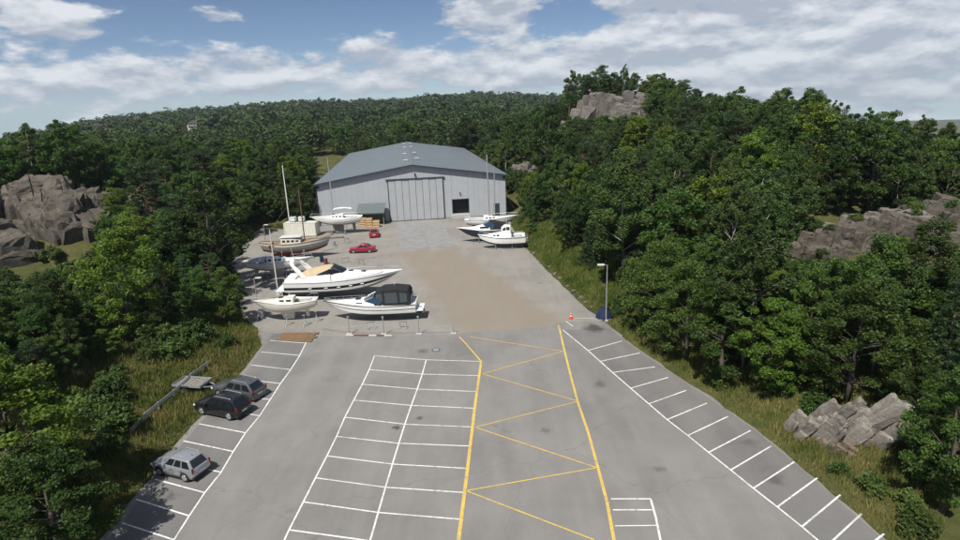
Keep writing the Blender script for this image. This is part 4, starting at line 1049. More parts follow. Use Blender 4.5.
# ------------------------------------------------------------------ boats
class Boat:
    """hull from stations along x (stern 0, bow L); local z = 0 at the keel's lowest point"""
    def __init__(s, L, B, D, stern=.8, tm=.45, bowp=2.2, sheer_f=.25, sheer_a=.05, bow_over=.0, stern_over=0., chine=False, rock_f=.7, rock_a=.1, n=26, dead=.28):
        s.__dict__.update(locals()); s.ts = [k / n for k in range(n + 1)]
    def b(s, t):
        if t < s.tm: q = s.stern + (1 - s.stern) * math.sin(math.pi / 2 * t / s.tm)
        else: q = max(.0, 1 - ((t - s.tm) / (1 - s.tm)) ** s.bowp)
        return max(.015, s.B / 2 * q)
    def zs(s, t): return s.D + s.sheer_f * max(0, (t - .3) / .7) ** 2 + s.sheer_a * max(0, (.4 - t) / .4) ** 2
    def zk(s, t): return s.rock_f * s.D * max(0, (t - .5) / .5) ** 2.6 + s.rock_a * s.D * max(0, (.45 - t) / .45) ** 2
    def X(s, t, zf): return t * s.L + s.bow_over * zf * max(0, (t - .6) / .4) ** 2 - s.stern_over * zf * max(0, (.25 - t) / .25)
    def pt(s, t, v):
        """v 0 keel .. 1 sheer"""
        b, k, z1 = s.b(t), s.zk(t), s.zs(t)
        if s.chine:
            if v < .4: q = v / .4; y = b * .88 * q; z = k + (z1 - k) * s.dead * q
            else: q = (v - .4) / .6; y = b * (.88 + .12 * q ** .6); z = k + (z1 - k) * (s.dead + (1 - s.dead) * q)
        else:
            a = v * math.pi / 2; y = b * math.sin(a) ** .8; z = k + (z1 - k) * (1 - math.cos(a)) ** 1.05
        return s.X(t, (z - k) / max(.05, z1 - k)), y, z
    def side(s, vs, name, m, root, out=0.0):
        mb = MB()
        for sg in (-1, 1):
            rows = []
            for t in s.ts:
                rows.append([(x, sg * (y + out), z) for x, y, z in (s.pt(t, v) for v in vs)])
            mb.loft(rows, closed=False, capa=False, capb=False)
        return mb.build(name, m, root, smooth=True)
    def hull(s, root, bands, transom):
        for name, v0, v1, m in bands:
            k = max(2, int((v1 - v0) * 10)); s.side([v0 + (v1 - v0) * i / k for i in range(k + 1)], name, m, root)
        mb = MB(); r = [s.pt(0, i / 10) for i in range(11)]
        poly = [(x - .004, y, z) for x, y, z in r] + [(x - .004, -y, z) for x, y, z in r[::-1][:-1]]
        n = len(mb.v); mb.v += poly; mb.f.append(tuple(range(n, n + len(poly)))); mb.build('transom', transom, root)
    def deckz(s, t): return s.zs(t) - .05
    def deck(s, root, m, cock=None, floor=None, cf=None):
        mb = MB(); wl = MB()
        for t0, t1 in zip(s.ts[:-1], s.ts[1:]):
            e0, e1 = [(s.X(t, 1), s.b(t) * .985, s.deckz(t)) for t in (t0, t1)]; cam_ = .05
            inside = cock and cock[0] <= t0 and t1 <= cock[1] + 1e-6
            if not inside:
                for sg in (-1, 1):
                    mb.quad((e0[0], sg * e0[1], e0[2]), (e1[0], sg * e1[1], e1[2]), (e1[0], 0, e1[2] + cam_ * e1[1]), (e0[0], 0, e0[2] + cam_ * e0[1]))
            else:
                w0, w1 = min(cock[2], e0[1] * .8), min(cock[2], e1[1] * .8); zf = cock[3]
                for sg in (-1, 1):
                    mb.quad((e0[0], sg * e0[1], e0[2]), (e1[0], sg * e1[1], e1[2]), (e1[0], sg * w1, e1[2] + .03), (e0[0], sg * w0, e0[2] + .03))
                    wl.quad((e0[0], sg * w0, e0[2] + .03), (e1[0], sg * w1, e1[2] + .03), (e1[0], sg * w1, zf), (e0[0], sg * w0, zf))
                wl.quad((e0[0], -w0, zf), (e1[0], -w1, zf), (e1[0], w1, zf), (e0[0], w0, zf))
        mb.build('deck', m, root, recalc=True)
        if cock: wl.build('cockpit', floor or m, root)
    def rub(s, root, m, r=.035):
        mb = MB()
        for sg in (-1, 1): mb.tube([(s.X(t, 1), sg * (s.b(t) + .01), s.zs(t)) for t in s.ts], r, 5)
        mb.build('rubbing_strake', m, root, smooth=True)
    def rail(s, root, t0, t1, h=.5, n=6, r=.011, inset=.93, name='guard_rail'):
        mb = MB(); 
        for sg in (-1, 1):
            pts = []
            for k in range(n + 1):
                t = t0 + (t1 - t0) * k / n; p = (s.X(t, 1), sg * s.b(t) * inset, s.deckz(t)); q = (p[0], p[1], p[2] + h); mb.tube([p, q], r, 4); pts.append(q)
            mb.tube(pts, r, 4)
        t = t1; mb.tube([(s.X(t, 1), s.b(t) * inset, s.deckz(t) + h), (s.X(t, 1) + .1, 0, s.deckz(t) + h + .02), (s.X(t, 1), -s.b(t) * inset, s.deckz(t) + h)], r, 4)
        return mb.build(name, M['alu'], root)
def cabin(root, secs, m, name='cabin', smooth=False, bevel=.04):
    """secs: (x, half width at foot, foot z, half width at top, top z, crown)"""
    rings = []
    for (x, w0, z0, w1, z1, cr) in secs:
        rings.append([(x, w0, z0), (x, w1, z1), (x, w1 * .5, z1 + cr * .8), (x, 0, z1 + cr), (x, -w1 * .5, z1 + cr * .8), (x, -w1, z1), (x, -w0, z0)])
    return MB().loft(rings).build(name, m, root, smooth=smooth, bevel=bevel)
def pane(root, secs, xa, xb, f0, f1, m, side=1, name='window', out=.012):
    """a window pane on the flank of a cabin: from x xa to xb, between fractions f0 and f1 of its height"""
    def at(x):
        for a, b in zip(secs[:-1], secs[1:]):
            lo, hi = min(a[0], b[0]), max(a[0], b[0])
            if lo - 1e-6 <= x <= hi + 1e-6:
                q = (x - a[0]) / (b[0] - a[0]); return [a[k] + (b[k] - a[k]) * q for k in range(6)]
        return secs[-1]
    def P(x, f):
        s_ = at(x); w = s_[1] + (s_[3] - s_[1]) * f; z = s_[2] + (s_[4] - s_[2]) * f
        return (x, side * (w + out), z)
    mb = MB(); n = 4
    for k in range(n):
        x0, x1 = xa + (xb - xa) * k / n, xa + (xb - xa) * (k + 1) / n
        mb.quad(P(x0, f0), P(x1, f0), P(x1, f1), P(x0, f1))
    return mb.build(name, m, root, recalc=False)
def mast(root, x, z0, h, r=.07, m='alu', boom=None, z=None, spread=True, lean=0.0):
    o = MB().tube([(x, 0, z0), (x - lean * h * .5, 0, z0 + h * .5), (x - lean * h, 0, z0 + h)], [r, r, r * .75], 8).build('mast', M[m], root, smooth=True)
    if spread:
        for f in (.55,):
            MB().tube([(x - lean * h * f, -.55, z0 + h * f), (x - lean * h * f, .55, z0 + h * f)], .02, 4).build('spreader', M[m], o)
    if boom:
        MB().tube([(x - .1, 0, z0 + .9), (x - boom, 0, z0 + 1.0)], .06, 6).build('boom', M['alu'], root)
        MB().tube([(x - .3, 0, z0 + 1.02), (x - boom * .5, 0, z0 + 1.1), (x - boom * .95, 0, z0 + 1.08)], [.12, .16, .07], 8).build('furled_sail', M['white'], root, smooth=True)
def stays(root, b, x, zt, lean=0):
    mb = MB()
    for t, sg in ((.98, 0), (.02, 0), (.5, 1), (.5, -1)):
        mb.tube([(b.X(t, 1), sg * b.b(t) * .95, b.deckz(t)), (x, 0, zt)], .008, 3)
    mb.build('rigging', M['galv'], root)
def stand(px, py, label, h=1.0, wid=.5, rot=0.0, loc=None):
    g = G(px, py) if loc is None else Vector(loc)
    r = tag(empty('boat_stand', (g.x, g.y, .006), rot), label, 'boat stand', 'steel stands propping the boats')
    for k in range(3):
        a = k * 2.094 + .4
        MB().tube([(math.cos(a) * wid, math.sin(a) * wid, 0), (0, 0, h * .6)], .03, 5).build('leg', M['galv'], r)
    MB().tube([(0, 0, h * .45), (0, 0, h)], .035, 6).build('post', M['galv'], r)
    MB().box((0, 0, h + .02), (.28, .28, .05)).build('pad', M['wood_grey'], r)
    return r
def cradle(loc, rz, label, length, width, h, xs):
    r = tag(empty('boat_cradle', loc, rz), label, 'boat cradle', 'cradles under the boats')
    for sg in (-1, 1): MB().box((0, sg * width * .3, .1), (length, .12, .14)).build('runner', M['galv'], r)
    for x in xs:
        MB().box((x, 0, .23), (.14, width, .12)).build('crossbeam', M['galv'], r)
        for sg in (-1, 1):
            MB().tube([(x, sg * width * .46, .28), (x, sg * width * .42, h)], .045, 6).build('upright', M['galv'], r)
            MB().box((x, sg * width * .41, h), (.3, .1, .3)).build('pad', M['wood_grey'], r)
        MB().box((x, 0, .34), (.3, .3, .1)).build('keel_block', M['wood_grey'], r)
    return r
def boat_root(name, px, py, L, rz, z, label, group='boats laid up in the yard', zs=1.2):
    """px,py: ground point under the middle of the boat"""
    g = G(px, py); c, s_ = math.cos(rz), math.sin(rz)
    o = tag(empty(name, (g.x - c * L / 2, g.y - s_ * L / 2, z), rz), label, 'boat', group); o.scale = (1, 1.08, zs); return o
def flip(px, py, L): return G(px, py)

def speedboat():      # white, black canopy, bow to the left
    L = 9.7; rz = math.pi + R(-1.0)
    r = boat_root('motorboat', 375.5, 318.5, L, rz, .62, 'white speedboat with black canopy and dark side stripe, bow left, nearest the barrier', zs=1.08)
    b = Boat(L, 3.0, 1.25, stern=.86, tm=.35, bowp=2.6, sheer_f=.35, bow_over=.9, chine=True, rock_f=.75, rock_a=0, n=30, dead=.3)
    b.hull(r, [('hull_bottom', 0, .4, M['antifoul_grey']), ('hull', .4, .66, M['white']), ('stripe', .66, .72, M['black']), ('hull', .72, 1, M['white'])], M['white'])
    b.deck(r, M['white'], cock=(.1, .5, 1.15, .55), floor=M['offwhite']); b.rub(r, M['black'])
    b.side([.94, .97], 'stripe', M['dark_trim'], r, .006)
    secs = [(4.6, 1.2, 1.25, 1.0, 1.62, .06), (5.6, 1.12, 1.28, .88, 1.66, .07), (6.8, .9, 1.34, .62, 1.6, .07), (8.3, .45, 1.42, .25, 1.5, .03), (8.9, .2, 1.45, .1, 1.47, .02)]
    c = cabin(r, secs, M['white'], 'foredeck', smooth=True, bevel=.03)
    for sg in (-1, 1): pane(r, secs, 6.0, 6.7, .35, .75, M['glass'], sg, 'porthole')
    MB().box((6.6, 0, 1.75), (.6, .6, .04)).build('deck_hatch', M['glass'], r, bevel=.02)
    sc = [[(4.3, y, z) for y, z in ((1.22, 1.3), (1.08, 1.95), (0, 2.05), (-1.08, 1.95), (-1.22, 1.3))], [(5.45, y, z) for y, z in ((1.05, 1.62), (.9, 1.75), (0, 1.82), (-.9, 1.75), (-1.05, 1.62))]]
    # windscreen: raked panes in a frame
    for (a0, a1, b0, b1) in (((4.7, 1.02, 2.12), (4.75, .36, 2.2), (5.7, .9, 1.68), (5.9, .3, 1.73)), ((4.75, .34, 2.2), (4.75, -.34, 2.2), (5.9, .28, 1.73), (5.9, -.28, 1.73)), ((4.75, -.36, 2.2), (4.7, -1.02, 2.12), (5.9, -.3, 1.73), (5.7, -.9, 1.68))):
        MB().quad(a0, a1, b1, b0).build('windscreen', M['glass_blue'], r)
    for sg in (-1, 1):
        MB().quad((4.68, sg * 1.06, 2.1), (5.66, sg * .95, 1.68), (4.0, sg * 1.28, 1.3), (3.6, sg * 1.2, 1.85)).build('side_screen', M['glass_blue'], r)
        MB().tube([(4.7, sg * 1.05, 2.14), (5.75, sg * .92, 1.7)], .03, 5).build('screen_frame', M['alu'], r)
    MB().tube([(4.7, -1.05, 2.14), (4.77, 0, 2.24), (4.7, 1.05, 2.14)], .03, 5).build('screen_frame', M['alu'], r)
    # canopy
    rings = []
    for (x, w0, zb, w1, zt) in ((.55, 1.2, 1.5, .98, 2.55), (.75, 1.24, 1.35, 1.05, 2.85), (2.2, 1.28, 1.3, 1.1, 3.0), (3.6, 1.26, 1.3, 1.05, 2.95), (4.5, 1.1, 1.9, .98, 2.55)):
        rings.append([(x, w0, zb), (x, w1, zt - .1), (x, w1 * .7, zt), (x, 0, zt + .06), (x, -w1 * .7, zt), (x, -w1, zt - .1), (x, -w0, zb)])
    cn = MB().loft(rings).build('canopy', M['canvas_black'], r, smooth=True)
    for sg in (-1, 1):
        MB().quad((3.3, sg * 1.285, 1.5), (1.9, sg * 1.3, 1.5), (2.0, sg * 1.15, 2.6), (3.4, sg * 1.12, 2.55)).build('canopy_window', M['clear_vinyl'], cn)
        MB().quad((1.65, sg * 1.3, 1.55), (.85, sg * 1.26, 1.6), (.9, sg * 1.12, 2.45), (1.7, sg * 1.15, 2.6)).build('canopy_window', M['clear_vinyl'], cn)
        MB().quad((4.35, sg * 1.15, 2.0), (3.6, sg * 1.27, 1.6), (3.65, sg * 1.12, 2.5), (4.3, sg * 1.03, 2.42)).build('canopy_window', M['clear_vinyl'], cn)
    MB().box((-.4, 0, .55), (.8, 2.2, .1)).build('bathing_platform', M['white'], r, bevel=.03)
    d = MB().box((-.35, 0, .3), (.55, .4, .6)).build('outdrive', M['plastic'], r, bevel=.06)
    MB().tube([(-.5, 0, .05), (-.8, 0, .05)], .14, 8).build('propeller_hub', M['alu'], d)
    b.rail(r, .62, .985, .38, 5); MB().tube([(.5, .9, 1.3), (.4, .9, 2.1), (.4, -.9, 2.1), (.5, -.9, 1.3)], .03, 6).build('stern_rail', M['alu'], r)
    MB().tube([(2.4, 0, 3.05), (2.3, 0, 3.5)], .02, 5).build('aerial', M['white'], r)
speedboat()

def cruiser():       # big white motor yacht, bow to the right
    L = 13.2
    r = boat_root('motor_cruiser', 341, 296, L, R(2), .75, 'big white motor cruiser with radar arch and beige cockpit cover, bow right', zs=1.05)
    b = Boat(L, 4.0, 1.75, stern=.88, tm=.35, bowp=2.5, sheer_f=.55, bow_over=1.5, chine=True, rock_f=.8, rock_a=0, n=32, dead=.3)
    b.hull(r, [('hull_bottom', 0, .4, M['antifoul_grey']), ('hull', .4, .54, M['white']), ('hull_band', .54, .7, M['black']), ('hull', .7, 1, M['white'])], M['white'])
    b.deck(r, M['deck'], cock=(.06, .4, 1.5, .9), floor=M['deck']); b.rub(r, M['white'], .05)
    for t in (.25, .4, .52, .63, .73):
        for sg in (-1, 1):
            x, y, z = b.pt(t, .62); MB().tube([(x - .2, sg * (y + .012), z), (x + .2, sg * (y - .01), z)], .07, 6).build('porthole', M['lamp_clear'], r)
    secs = [(5.4, 1.6, 1.75, 1.3, 2.5, .1), (6.8, 1.55, 1.8, 1.2, 2.52, .12), (8.6, 1.3, 1.9, .9, 2.36, .12), (10.6, .85, 2.05, .5, 2.22, .06), (12.2, .4, 2.2, .2, 2.26, .02)]
    cabin(r, secs, M['white'], 'foredeck', smooth=True, bevel=.05)
    for x in (8.2, 9.8): MB().box((x, 0, 2.52 - (x - 8.2) * .1), (.6, .6, .05)).build('deck_hatch', M['glass'], r, bevel=.02)
    for (a0, a1, b0, b1) in (((5.9, 1.3, 3.2), (6.05, .45, 3.3), (7.3, 1.0, 2.62), (7.6, .35, 2.7)), ((6.05, .42, 3.3), (6.05, -.42, 3.3), (7.6, .33, 2.7), (7.6, -.33, 2.7)), ((6.05, -.45, 3.3), (5.9, -1.3, 3.2), (7.6, -.35, 2.7), (7.3, -1.0, 2.62))):
        MB().quad(a0, a1, b1, b0).build('windscreen', M['glass'], r)
    for sg in (-1, 1):
        MB().quad((5.85, sg * 1.35, 3.18), (7.25, sg * 1.05, 2.62), (4.6, sg * 1.62, 2.2), (4.2, sg * 1.6, 2.6)).build('side_screen', M['glass'], r)
        # cockpit coaming
        MB().loft([[(x, sg * w0, z0), (x, sg * w1, z1), (x, sg * (w1 - .22), z1), (x, sg * (w0 - .3), z0)] for x, w0, z0, w1, z1 in ((.9, 1.78, 1.7, 1.62, 2.0), (2.6, 1.85, 1.7, 1.68, 2.35), (4.4, 1.85, 1.72, 1.66, 2.5), (5.9, 1.8, 1.75, 1.5, 2.5))]).build('coaming', M['white'], r, smooth=True)
    # beige cover
    rings = []
    for (x, w, z, c_) in ((1.7, 1.5, 2.2, .12), (2.6, 1.6, 2.45, .35), (3.8, 1.62, 2.6, .5), (5.2, 1.5, 2.75, .6), (6.0, 1.3, 3.0, .3), (6.9, 1.0, 2.74, .1)):
        rings.append([(x, w, z - .25), (x, w * .94, z), (x, w * .5, z + c_ * .75), (x, 0, z + c_), (x, -w * .5, z + c_ * .75), (x, -w * .94, z), (x, -w, z - .25)])
    MB().loft(rings).build('cockpit_cover', M['canvas_beige'], r, smooth=True)
    # radar arch swept aft
    mb = MB(); rings = []
    for (x, y, z) in ((2.8, 1.72, 2.2), (2.0, 1.6, 3.1), (1.35, 1.35, 3.75), (1.1, .9, 4.0), (1.05, 0, 4.08), (1.1, -.9, 4.0), (1.35, -1.35, 3.75), (2.0, -1.6, 3.1), (2.8, -1.72, 2.2)):
        wd = .75 if abs(y) > 1.5 else .5
        rings.append([(x - wd / 2, y * .96, z - .07), (x + wd / 2, y * .96, z - .12), (x + wd / 2, y * 1.02, z + .04), (x - wd / 2, y * 1.02, z + .1)])
    ar = MB().loft(rings).build('radar_arch', M['white'], r, smooth=False, bevel=.03)
    MB().tube([(1.05, 0, 4.1), (1.05, 0, 4.32)], [.34, .28], 12).build('radar_dome', M['white'], ar, smooth=True)
    MB().tube([(1.0, .8, 4.0), (.7, .8, 5.4)], .02, 5).build('aerial', M['white'], ar)
    # stern: sunpad, platform, ladder and boxes
    MB().box((.75, 0, 1.9), (1.3, 2.9, .4)).build('sunpad', M['white'], r, bevel=.08)
    MB().box((-.5, 0, .75), (1.1, 3.4, .12)).build('bathing_platform', M['white'], r, bevel=.03)
    MB().box((-.2, .6, .3), (.6, .5, .7)).build('outdrive', M['plastic'], r, bevel=.08); MB().box((-.2, -.6, .3), (.6, .5, .7)).build('outdrive', M['plastic'], r, bevel=.08)
    b.rail(r, .5, .985, .55, 8)
cruiser()

def sail_common(r, b, L, D, top='white', hullm='white', bottom='antifoul_dark', stripe=None, keel=True, cabf=(.36, .68), w=.62, ch=.42, cock=(.08, .34), win=3, deckm='deck', wm='glass'):
    bands = [('hull_bottom', 0, .45, M[bottom])]
    if stripe: bands += [('boot_stripe', .45, .52, M[stripe]), ('hull', .52, 1, M[hullm])]
    else: bands += [('hull', .45, 1, M[hullm])]
    b.hull(r, bands, M[hullm])
    n = b.n; q = lambda t: round(t * n) / n
    b.deck(r, M[deckm], cock=(q(cock[0]), q(cock[1]), b.B * .24, D * .45), floor=M['offwhite']); b.rub(r, M['alu'], .03)
    x0, x1 = cabf[0] * L, cabf[1] * L; z = lambda x: b.deckz(x / L) + .01
    secs = [(x0, b.B * .5 * w, z(x0), b.B * .5 * w * .86, z(x0) + ch, .06), (x0 + (x1 - x0) * .5, b.B * .5 * w * .97, z((x0 + x1) / 2), b.B * .5 * w * .8, z((x0 + x1) / 2) + ch * .92, .06), (x1 - .5, b.B * .5 * w * .66, z(x1 - .5), b.B * .5 * w * .5, z(x1 - .5) + ch * .7, .05), (x1 + .3, b.B * .5 * w * .4, z(x1 + .3), b.B * .5 * w * .3, z(x1 + .3) + .08, .02)]
    cabin(r, secs, M[top], smooth=True, bevel=.04)
    for sg in (-1, 1):
        for k in range(win):
            a = x0 + .25 + k * (x1 - x0 - .8) / win; pane(r, secs, a, a + (x1 - x0 - .8) / win * .7, .35, .8, M[wm], sg)
    MB().box((x0 + .35, 0, secs[0][4] + .1), (.8, .7, .08)).build('sliding_hatch', M['deck'], r, bevel=.02)
    MB().box((x1 - .9, 0, secs[1][4] + .06), (.5, .5, .06)).build('deck_hatch', M['glass'], r, bevel=.015)
    if keel:
        k0, k1 = .36 * L, .62 * L
        MB().loft([[(k0, .1, .12), (k1, .1, .12), (k1, -.1, .12), (k0, -.1, .12)], [(k0 + .15, .06, -keel), (k1 - .45, .06, -keel), (k1 - .45, -.06, -keel), (k0 + .15, -.06, -keel)]]).build('keel', M[bottom], r, bevel=.03)
        MB().loft([[(.12 * L, .04, .25), (.19 * L, .04, .2), (.19 * L, -.04, .2), (.12 * L, -.04, .25)], [(.12 * L, .03, -keel * .75), (.17 * L, .03, -keel * .75), (.17 * L, -.03, -keel * .75), (.12 * L, -.03, -keel * .75)]]).build('rudder', M[bottom], r)
    return secs
def sail_a():      # white sloop before the hall, bow left
    L = 8.9
    r = boat_root('sailboat', 339, 233.5, L, math.pi, 1.75, 'white sailboat with mast and boom on a cradle before the hall, left of the shed')
    b = Boat(L, 2.9, 1.25, stern=.62, tm=.42, bowp=2.0, sheer_f=.25, sheer_a=.05, bow_over=.9, stern_over=.3, rock_f=.85, rock_a=.35)
    s_ = sail_common(r, b, L, 1.25, keel=1.3, bottom='antifoul_grey', stripe='white', ch=.45)
    mast(r, .58 * L, 1.6, 9.2, boom=3.6, r=.1); stays(r, b, .58 * L, 10.5); b.rail(r, .02, .98, .5, 7)
    g = G(339, 233.5); cradle((g.x, g.y, .006), math.pi, 'galvanised cradle under the white sailboat before the hall', 5.0, 2.6, 2.1, (-1.4, 1.3))
sail_a()
def sail_small():  # small white hull without mast at the lot's edge, bow left
    L = 6.7
    r = boat_root('sailboat', 288, 319.5, L, math.pi + R(2), .95, 'small white mastless sailboat on stands at the grass edge, in front of the big cruiser')
    b = Boat(L, 2.3, 1.1, stern=.55, tm=.45, bowp=1.9, sheer_f=.2, sheer_a=.08, bow_over=.55, stern_over=.25, rock_f=.9, rock_a=.4)
    sail_common(r, b, L, 1.1, top='cream', hullm='cream', bottom='cream', keel=.7, ch=.4, cabf=(.34, .7), win=2, deckm='cream', wm='navy')
    MB().tube([(.2, 0, 1.15), (-.3, 0, .5)], .04, 5).build('rudder_post', M['alu'], r); b.rail(r, .86, .98, .45, 2, name='bow_rail'); b.rail(r, .0, .12, .45, 2, name='stern_rail')
    for k, (px, py) in enumerate(((259, 321), (287.5, 325.5), (305, 326), (317, 322))):
        stand(px, py, ('steel stand under the bow of the small sailboat', 'steel stand amidships below the small sailboat', 'steel stand below the small sailboat, second from its stern', 'steel stand at the stern of the small sailboat')[k], 1.25)
sail_small()
def sail_blue():   # pale boat in the tree shade, bow right
    L = 8.9
    r = boat_root('sailboat', 279, 276, L, R(3), .9, 'pale white and blue sailboat half in tree shade, bow pointing right')
    b = Boat(L, 2.7, 1.2, stern=.5, tm=.45, bowp=1.9, sheer_f=.3, sheer_a=.1, bow_over=.9, stern_over=.6, rock_f=.85, rock_a=.5)
    sail_common(r, b, L, 1.2, hullm='white', bottom='offwhite', stripe='canvas_blue', keel=.7, ch=.5, top='white')
    MB().loft([[(x, w, z), (x, w * .5, z + h), (x, -w * .5, z + h), (x, -w, z)] for x, w, z, h in ((.6, .8, 1.25, .25), (1.8, 1.0, 1.25, .4), (2.9, .95, 1.3, .5))]).build('cockpit_cover', mat('pale_blue_cover', (.4, .46, .54), .85, var=.12), r, smooth=True)
    b.rail(r, .7, .98, .45, 3, name='bow_rail')
    g = G(279, 276); cradle((g.x, g.y, .006), R(3), 'low cradle under the pale sailboat in the shade', 5, 2.4, 1.3, (-1.5, 1.4))
sail_blue()
def wooden():      # old wooden boat with tan deck, brown mast, bow right
    L = 10.2
    r = boat_root('wooden_boat', 297, 258, L, R(4), .9, 'old grey wooden boat with tan planked deck and brown mast')
    b = Boat(L, 3.1, 1.45, stern=.35, tm=.45, bowp=1.9, sheer_f=.5, sheer_a=.3, bow_over=.7, stern_over=.5, rock_f=.55, rock_a=.3)
    b.hull(r, [('hull_bottom', 0, .5, M['antifoul_red']), ('hull', .5, .86, M['antifoul_grey']), ('bulwark', .86, 1, M['offwhite'])], M['wood_grey'])
    b.deck(r, M['teak'], cock=(.115385, .269231, .75, .7), floor=M['teak']); b.rub(r, M['wood_brown'], .05)
    x0 = 3.1; secs = [(x0, 1.0, 1.45, .92, 2.15, .1), (5.0, 1.0, 1.45, .9, 2.1, .1), (6.2, .85, 1.5, .75, 2.0, .08)]
    cabin(r, secs, M['offwhite'])
    for sg in (-1, 1):
        for k in range(4): pane(r, secs, x0 + .25 + k * .7, x0 + .7 + k * .7, .35, .75, M['glass'], sg)
    MB().box((4.6, 0, 2.32), (3.4, 2.0, .06)).build('cabin_roof', M['offwhite'], r, bevel=.02)
    for k in range(9):      # deck planks showing as strips along the near side
        MB().box((1.2 + k * .62, -1.18, 1.47), (.5, .22, .05)).build('deck_plank', M['wood_new'], r)
    mast(r, 6.7, 1.5, 7.2, r=.1, m='mast_brown', spread=False); MB().tube([(9.2, 0, 1.85), (11.6, 0, 2.3)], [.07, .04], 6).build('bowsprit', M['mast_brown'], r)
    stays(r, b, 6.7, 8.5)
    MB().box((3.6, 0, -.25), (4.6, .2, .6)).build('keel', M['antifoul_red'], r)
    g = G(297, 258); cradle((g.x, g.y, .006), R(4), 'timber cradle under the old wooden boat', 6, 2.8, 1.5, (-2, 1.5))
wooden()
def right_cabin():  # nearest boat on the right, small white cabin boat, bow left
    L = 7.2
    r = boat_root('cabin_boat', 503.5, 248, L, math.pi, .55, 'white cabin motorboat with small wheelhouse, nearest of the right-hand boats')
    b = Boat(L, 2.6, 1.25, stern=.85, tm=.4, bowp=2.3, sheer_f=.35, bow_over=.6, rock_f=.6, rock_a=0, chine=True, dead=.3)
    b.hull(r, [('hull_bottom', 0, .4, M['antifoul_dark']), ('hull', .4, .86, M['white']), ('stripe', .86, .92, M['dark_trim']), ('hull', .92, 1, M['white'])], M['white'])
    b.deck(r, M['deck'], cock=(.076923, .307692, .95, .6), floor=M['offwhite']); b.rub(r, M['alu'])
    secs = [(2.3, 1.08, 1.22, .95, 1.75, .08), (4.2, 1.02, 1.26, .85, 1.75, .08), (5.6, .7, 1.36, .5, 1.62, .06), (6.3, .4, 1.42, .25, 1.5, .02)]
    cabin(r, secs, M['white'], bevel=.04, smooth=True)
    wh = [(2.4, .82, 1.8, .7, 2.75, .06), (3.3, .8, 1.8, .68, 2.8, .06), (3.9, .72, 1.8, .6, 2.4, .05)]
    cabin(r, wh, M['white'], 'wheelhouse', bevel=.03)
    for sg in (-1, 1):
        pane(r, wh, 2.55, 3.1, .4, .85, M['glass'], sg); pane(r, wh, 3.2, 3.7, .4, .8, M['glass'], sg)
        for x in (4.3, 4.9): pane(r, secs, x, x + .42, .3, .8, M['glass'], sg)
    MB().box((2.36, 0, 2.2), (.03, .8, .9)).build('wheelhouse_door', M['glass'], r); MB().quad((3.93, -.55, 1.95), (3.93, .55, 1.95), (3.4, .55, 2.78), (3.4, -.55, 2.78)).build('windscreen', M['glass'], r)
    b.rail(r, .45, .98, .5, 6); b.rail(r, .02, .3, .35, 3, name='stern_rail')
    MB().tube([(3.0, 0, 2.85), (3.0, 0, 3.7)], .025, 5).build('light_mast', M['white'], r)
    g = G(503.5, 248); cradle((g.x, g.y, .006), math.pi, 'trailer-like cradle under the white cabin motorboat', 4.4, 1.8, .9, (-1.4, 1.3))
right_cabin()
def right_dark():
    L = 8.4
    r = boat_root('motorboat', 487, 241.5, L, math.pi, .75, 'dark navy hulled motorboat with white deck behind the cabin boat, bow left')
    b = Boat(L, 2.8, 1.3, stern=.86, tm=.4, bowp=2.3, sheer_f=.3, bow_over=1.0, rock_f=.75, rock_a=0, chine=True, dead=.3)
    b.hull(r, [('hull_bottom', 0, .4, M['antifoul_dark']), ('hull', .4, .93, M['navy']), ('hull', .93, 1, M['white'])], M['navy'])
    b.deck(r, M['white'], cock=(.076923, .423077, 1.0, .6), floor=M['offwhite']); b.rub(r, M['white'])
    secs = [(3.6, 1.15, 1.3, 1.0, 1.95, .08), (4.6, 1.08, 1.3, .85, 1.9, .1), (6.2, .7, 1.4, .45, 1.66, .06), (7.3, .3, 1.5, .15, 1.56, .02)]
    cabin(r, secs, M['white'], 'foredeck', smooth=True)
    for sg in (-1, 1):
        pane(r, secs, 3.8, 5.4, .35, .85, M['glass'], sg)
        MB().quad((3.55, sg * 1.02, 2.5), (4.7, sg * .88, 1.98), (3.0, sg * 1.2, 1.4), (2.8, sg * 1.15, 2.1)).build('side_screen', M['glass_blue'], r)
    MB().quad((3.6, -.98, 2.5), (3.6, .98, 2.5), (4.75, .8, 2.0), (4.75, -.8, 2.0)).build('windscreen', M['glass_blue'], r)
    MB().loft([[(x, w, z), (x, w * .9, z + h), (x, -w * .9, z + h), (x, -w, z)] for x, w, z, h in ((.4, 1.1, 1.3, .5), (1.8, 1.15, 1.3, .9), (3.3, 1.05, 1.4, 1.1))]).build('canopy', M['canvas_black'], r, smooth=True, bevel=.05)
    g = G(487, 241.5); cradle((g.x, g.y, .006), math.pi, 'cradle under the dark hulled motorboat', 5, 2, 1.1, (-1.6, 1.4))
right_dark()
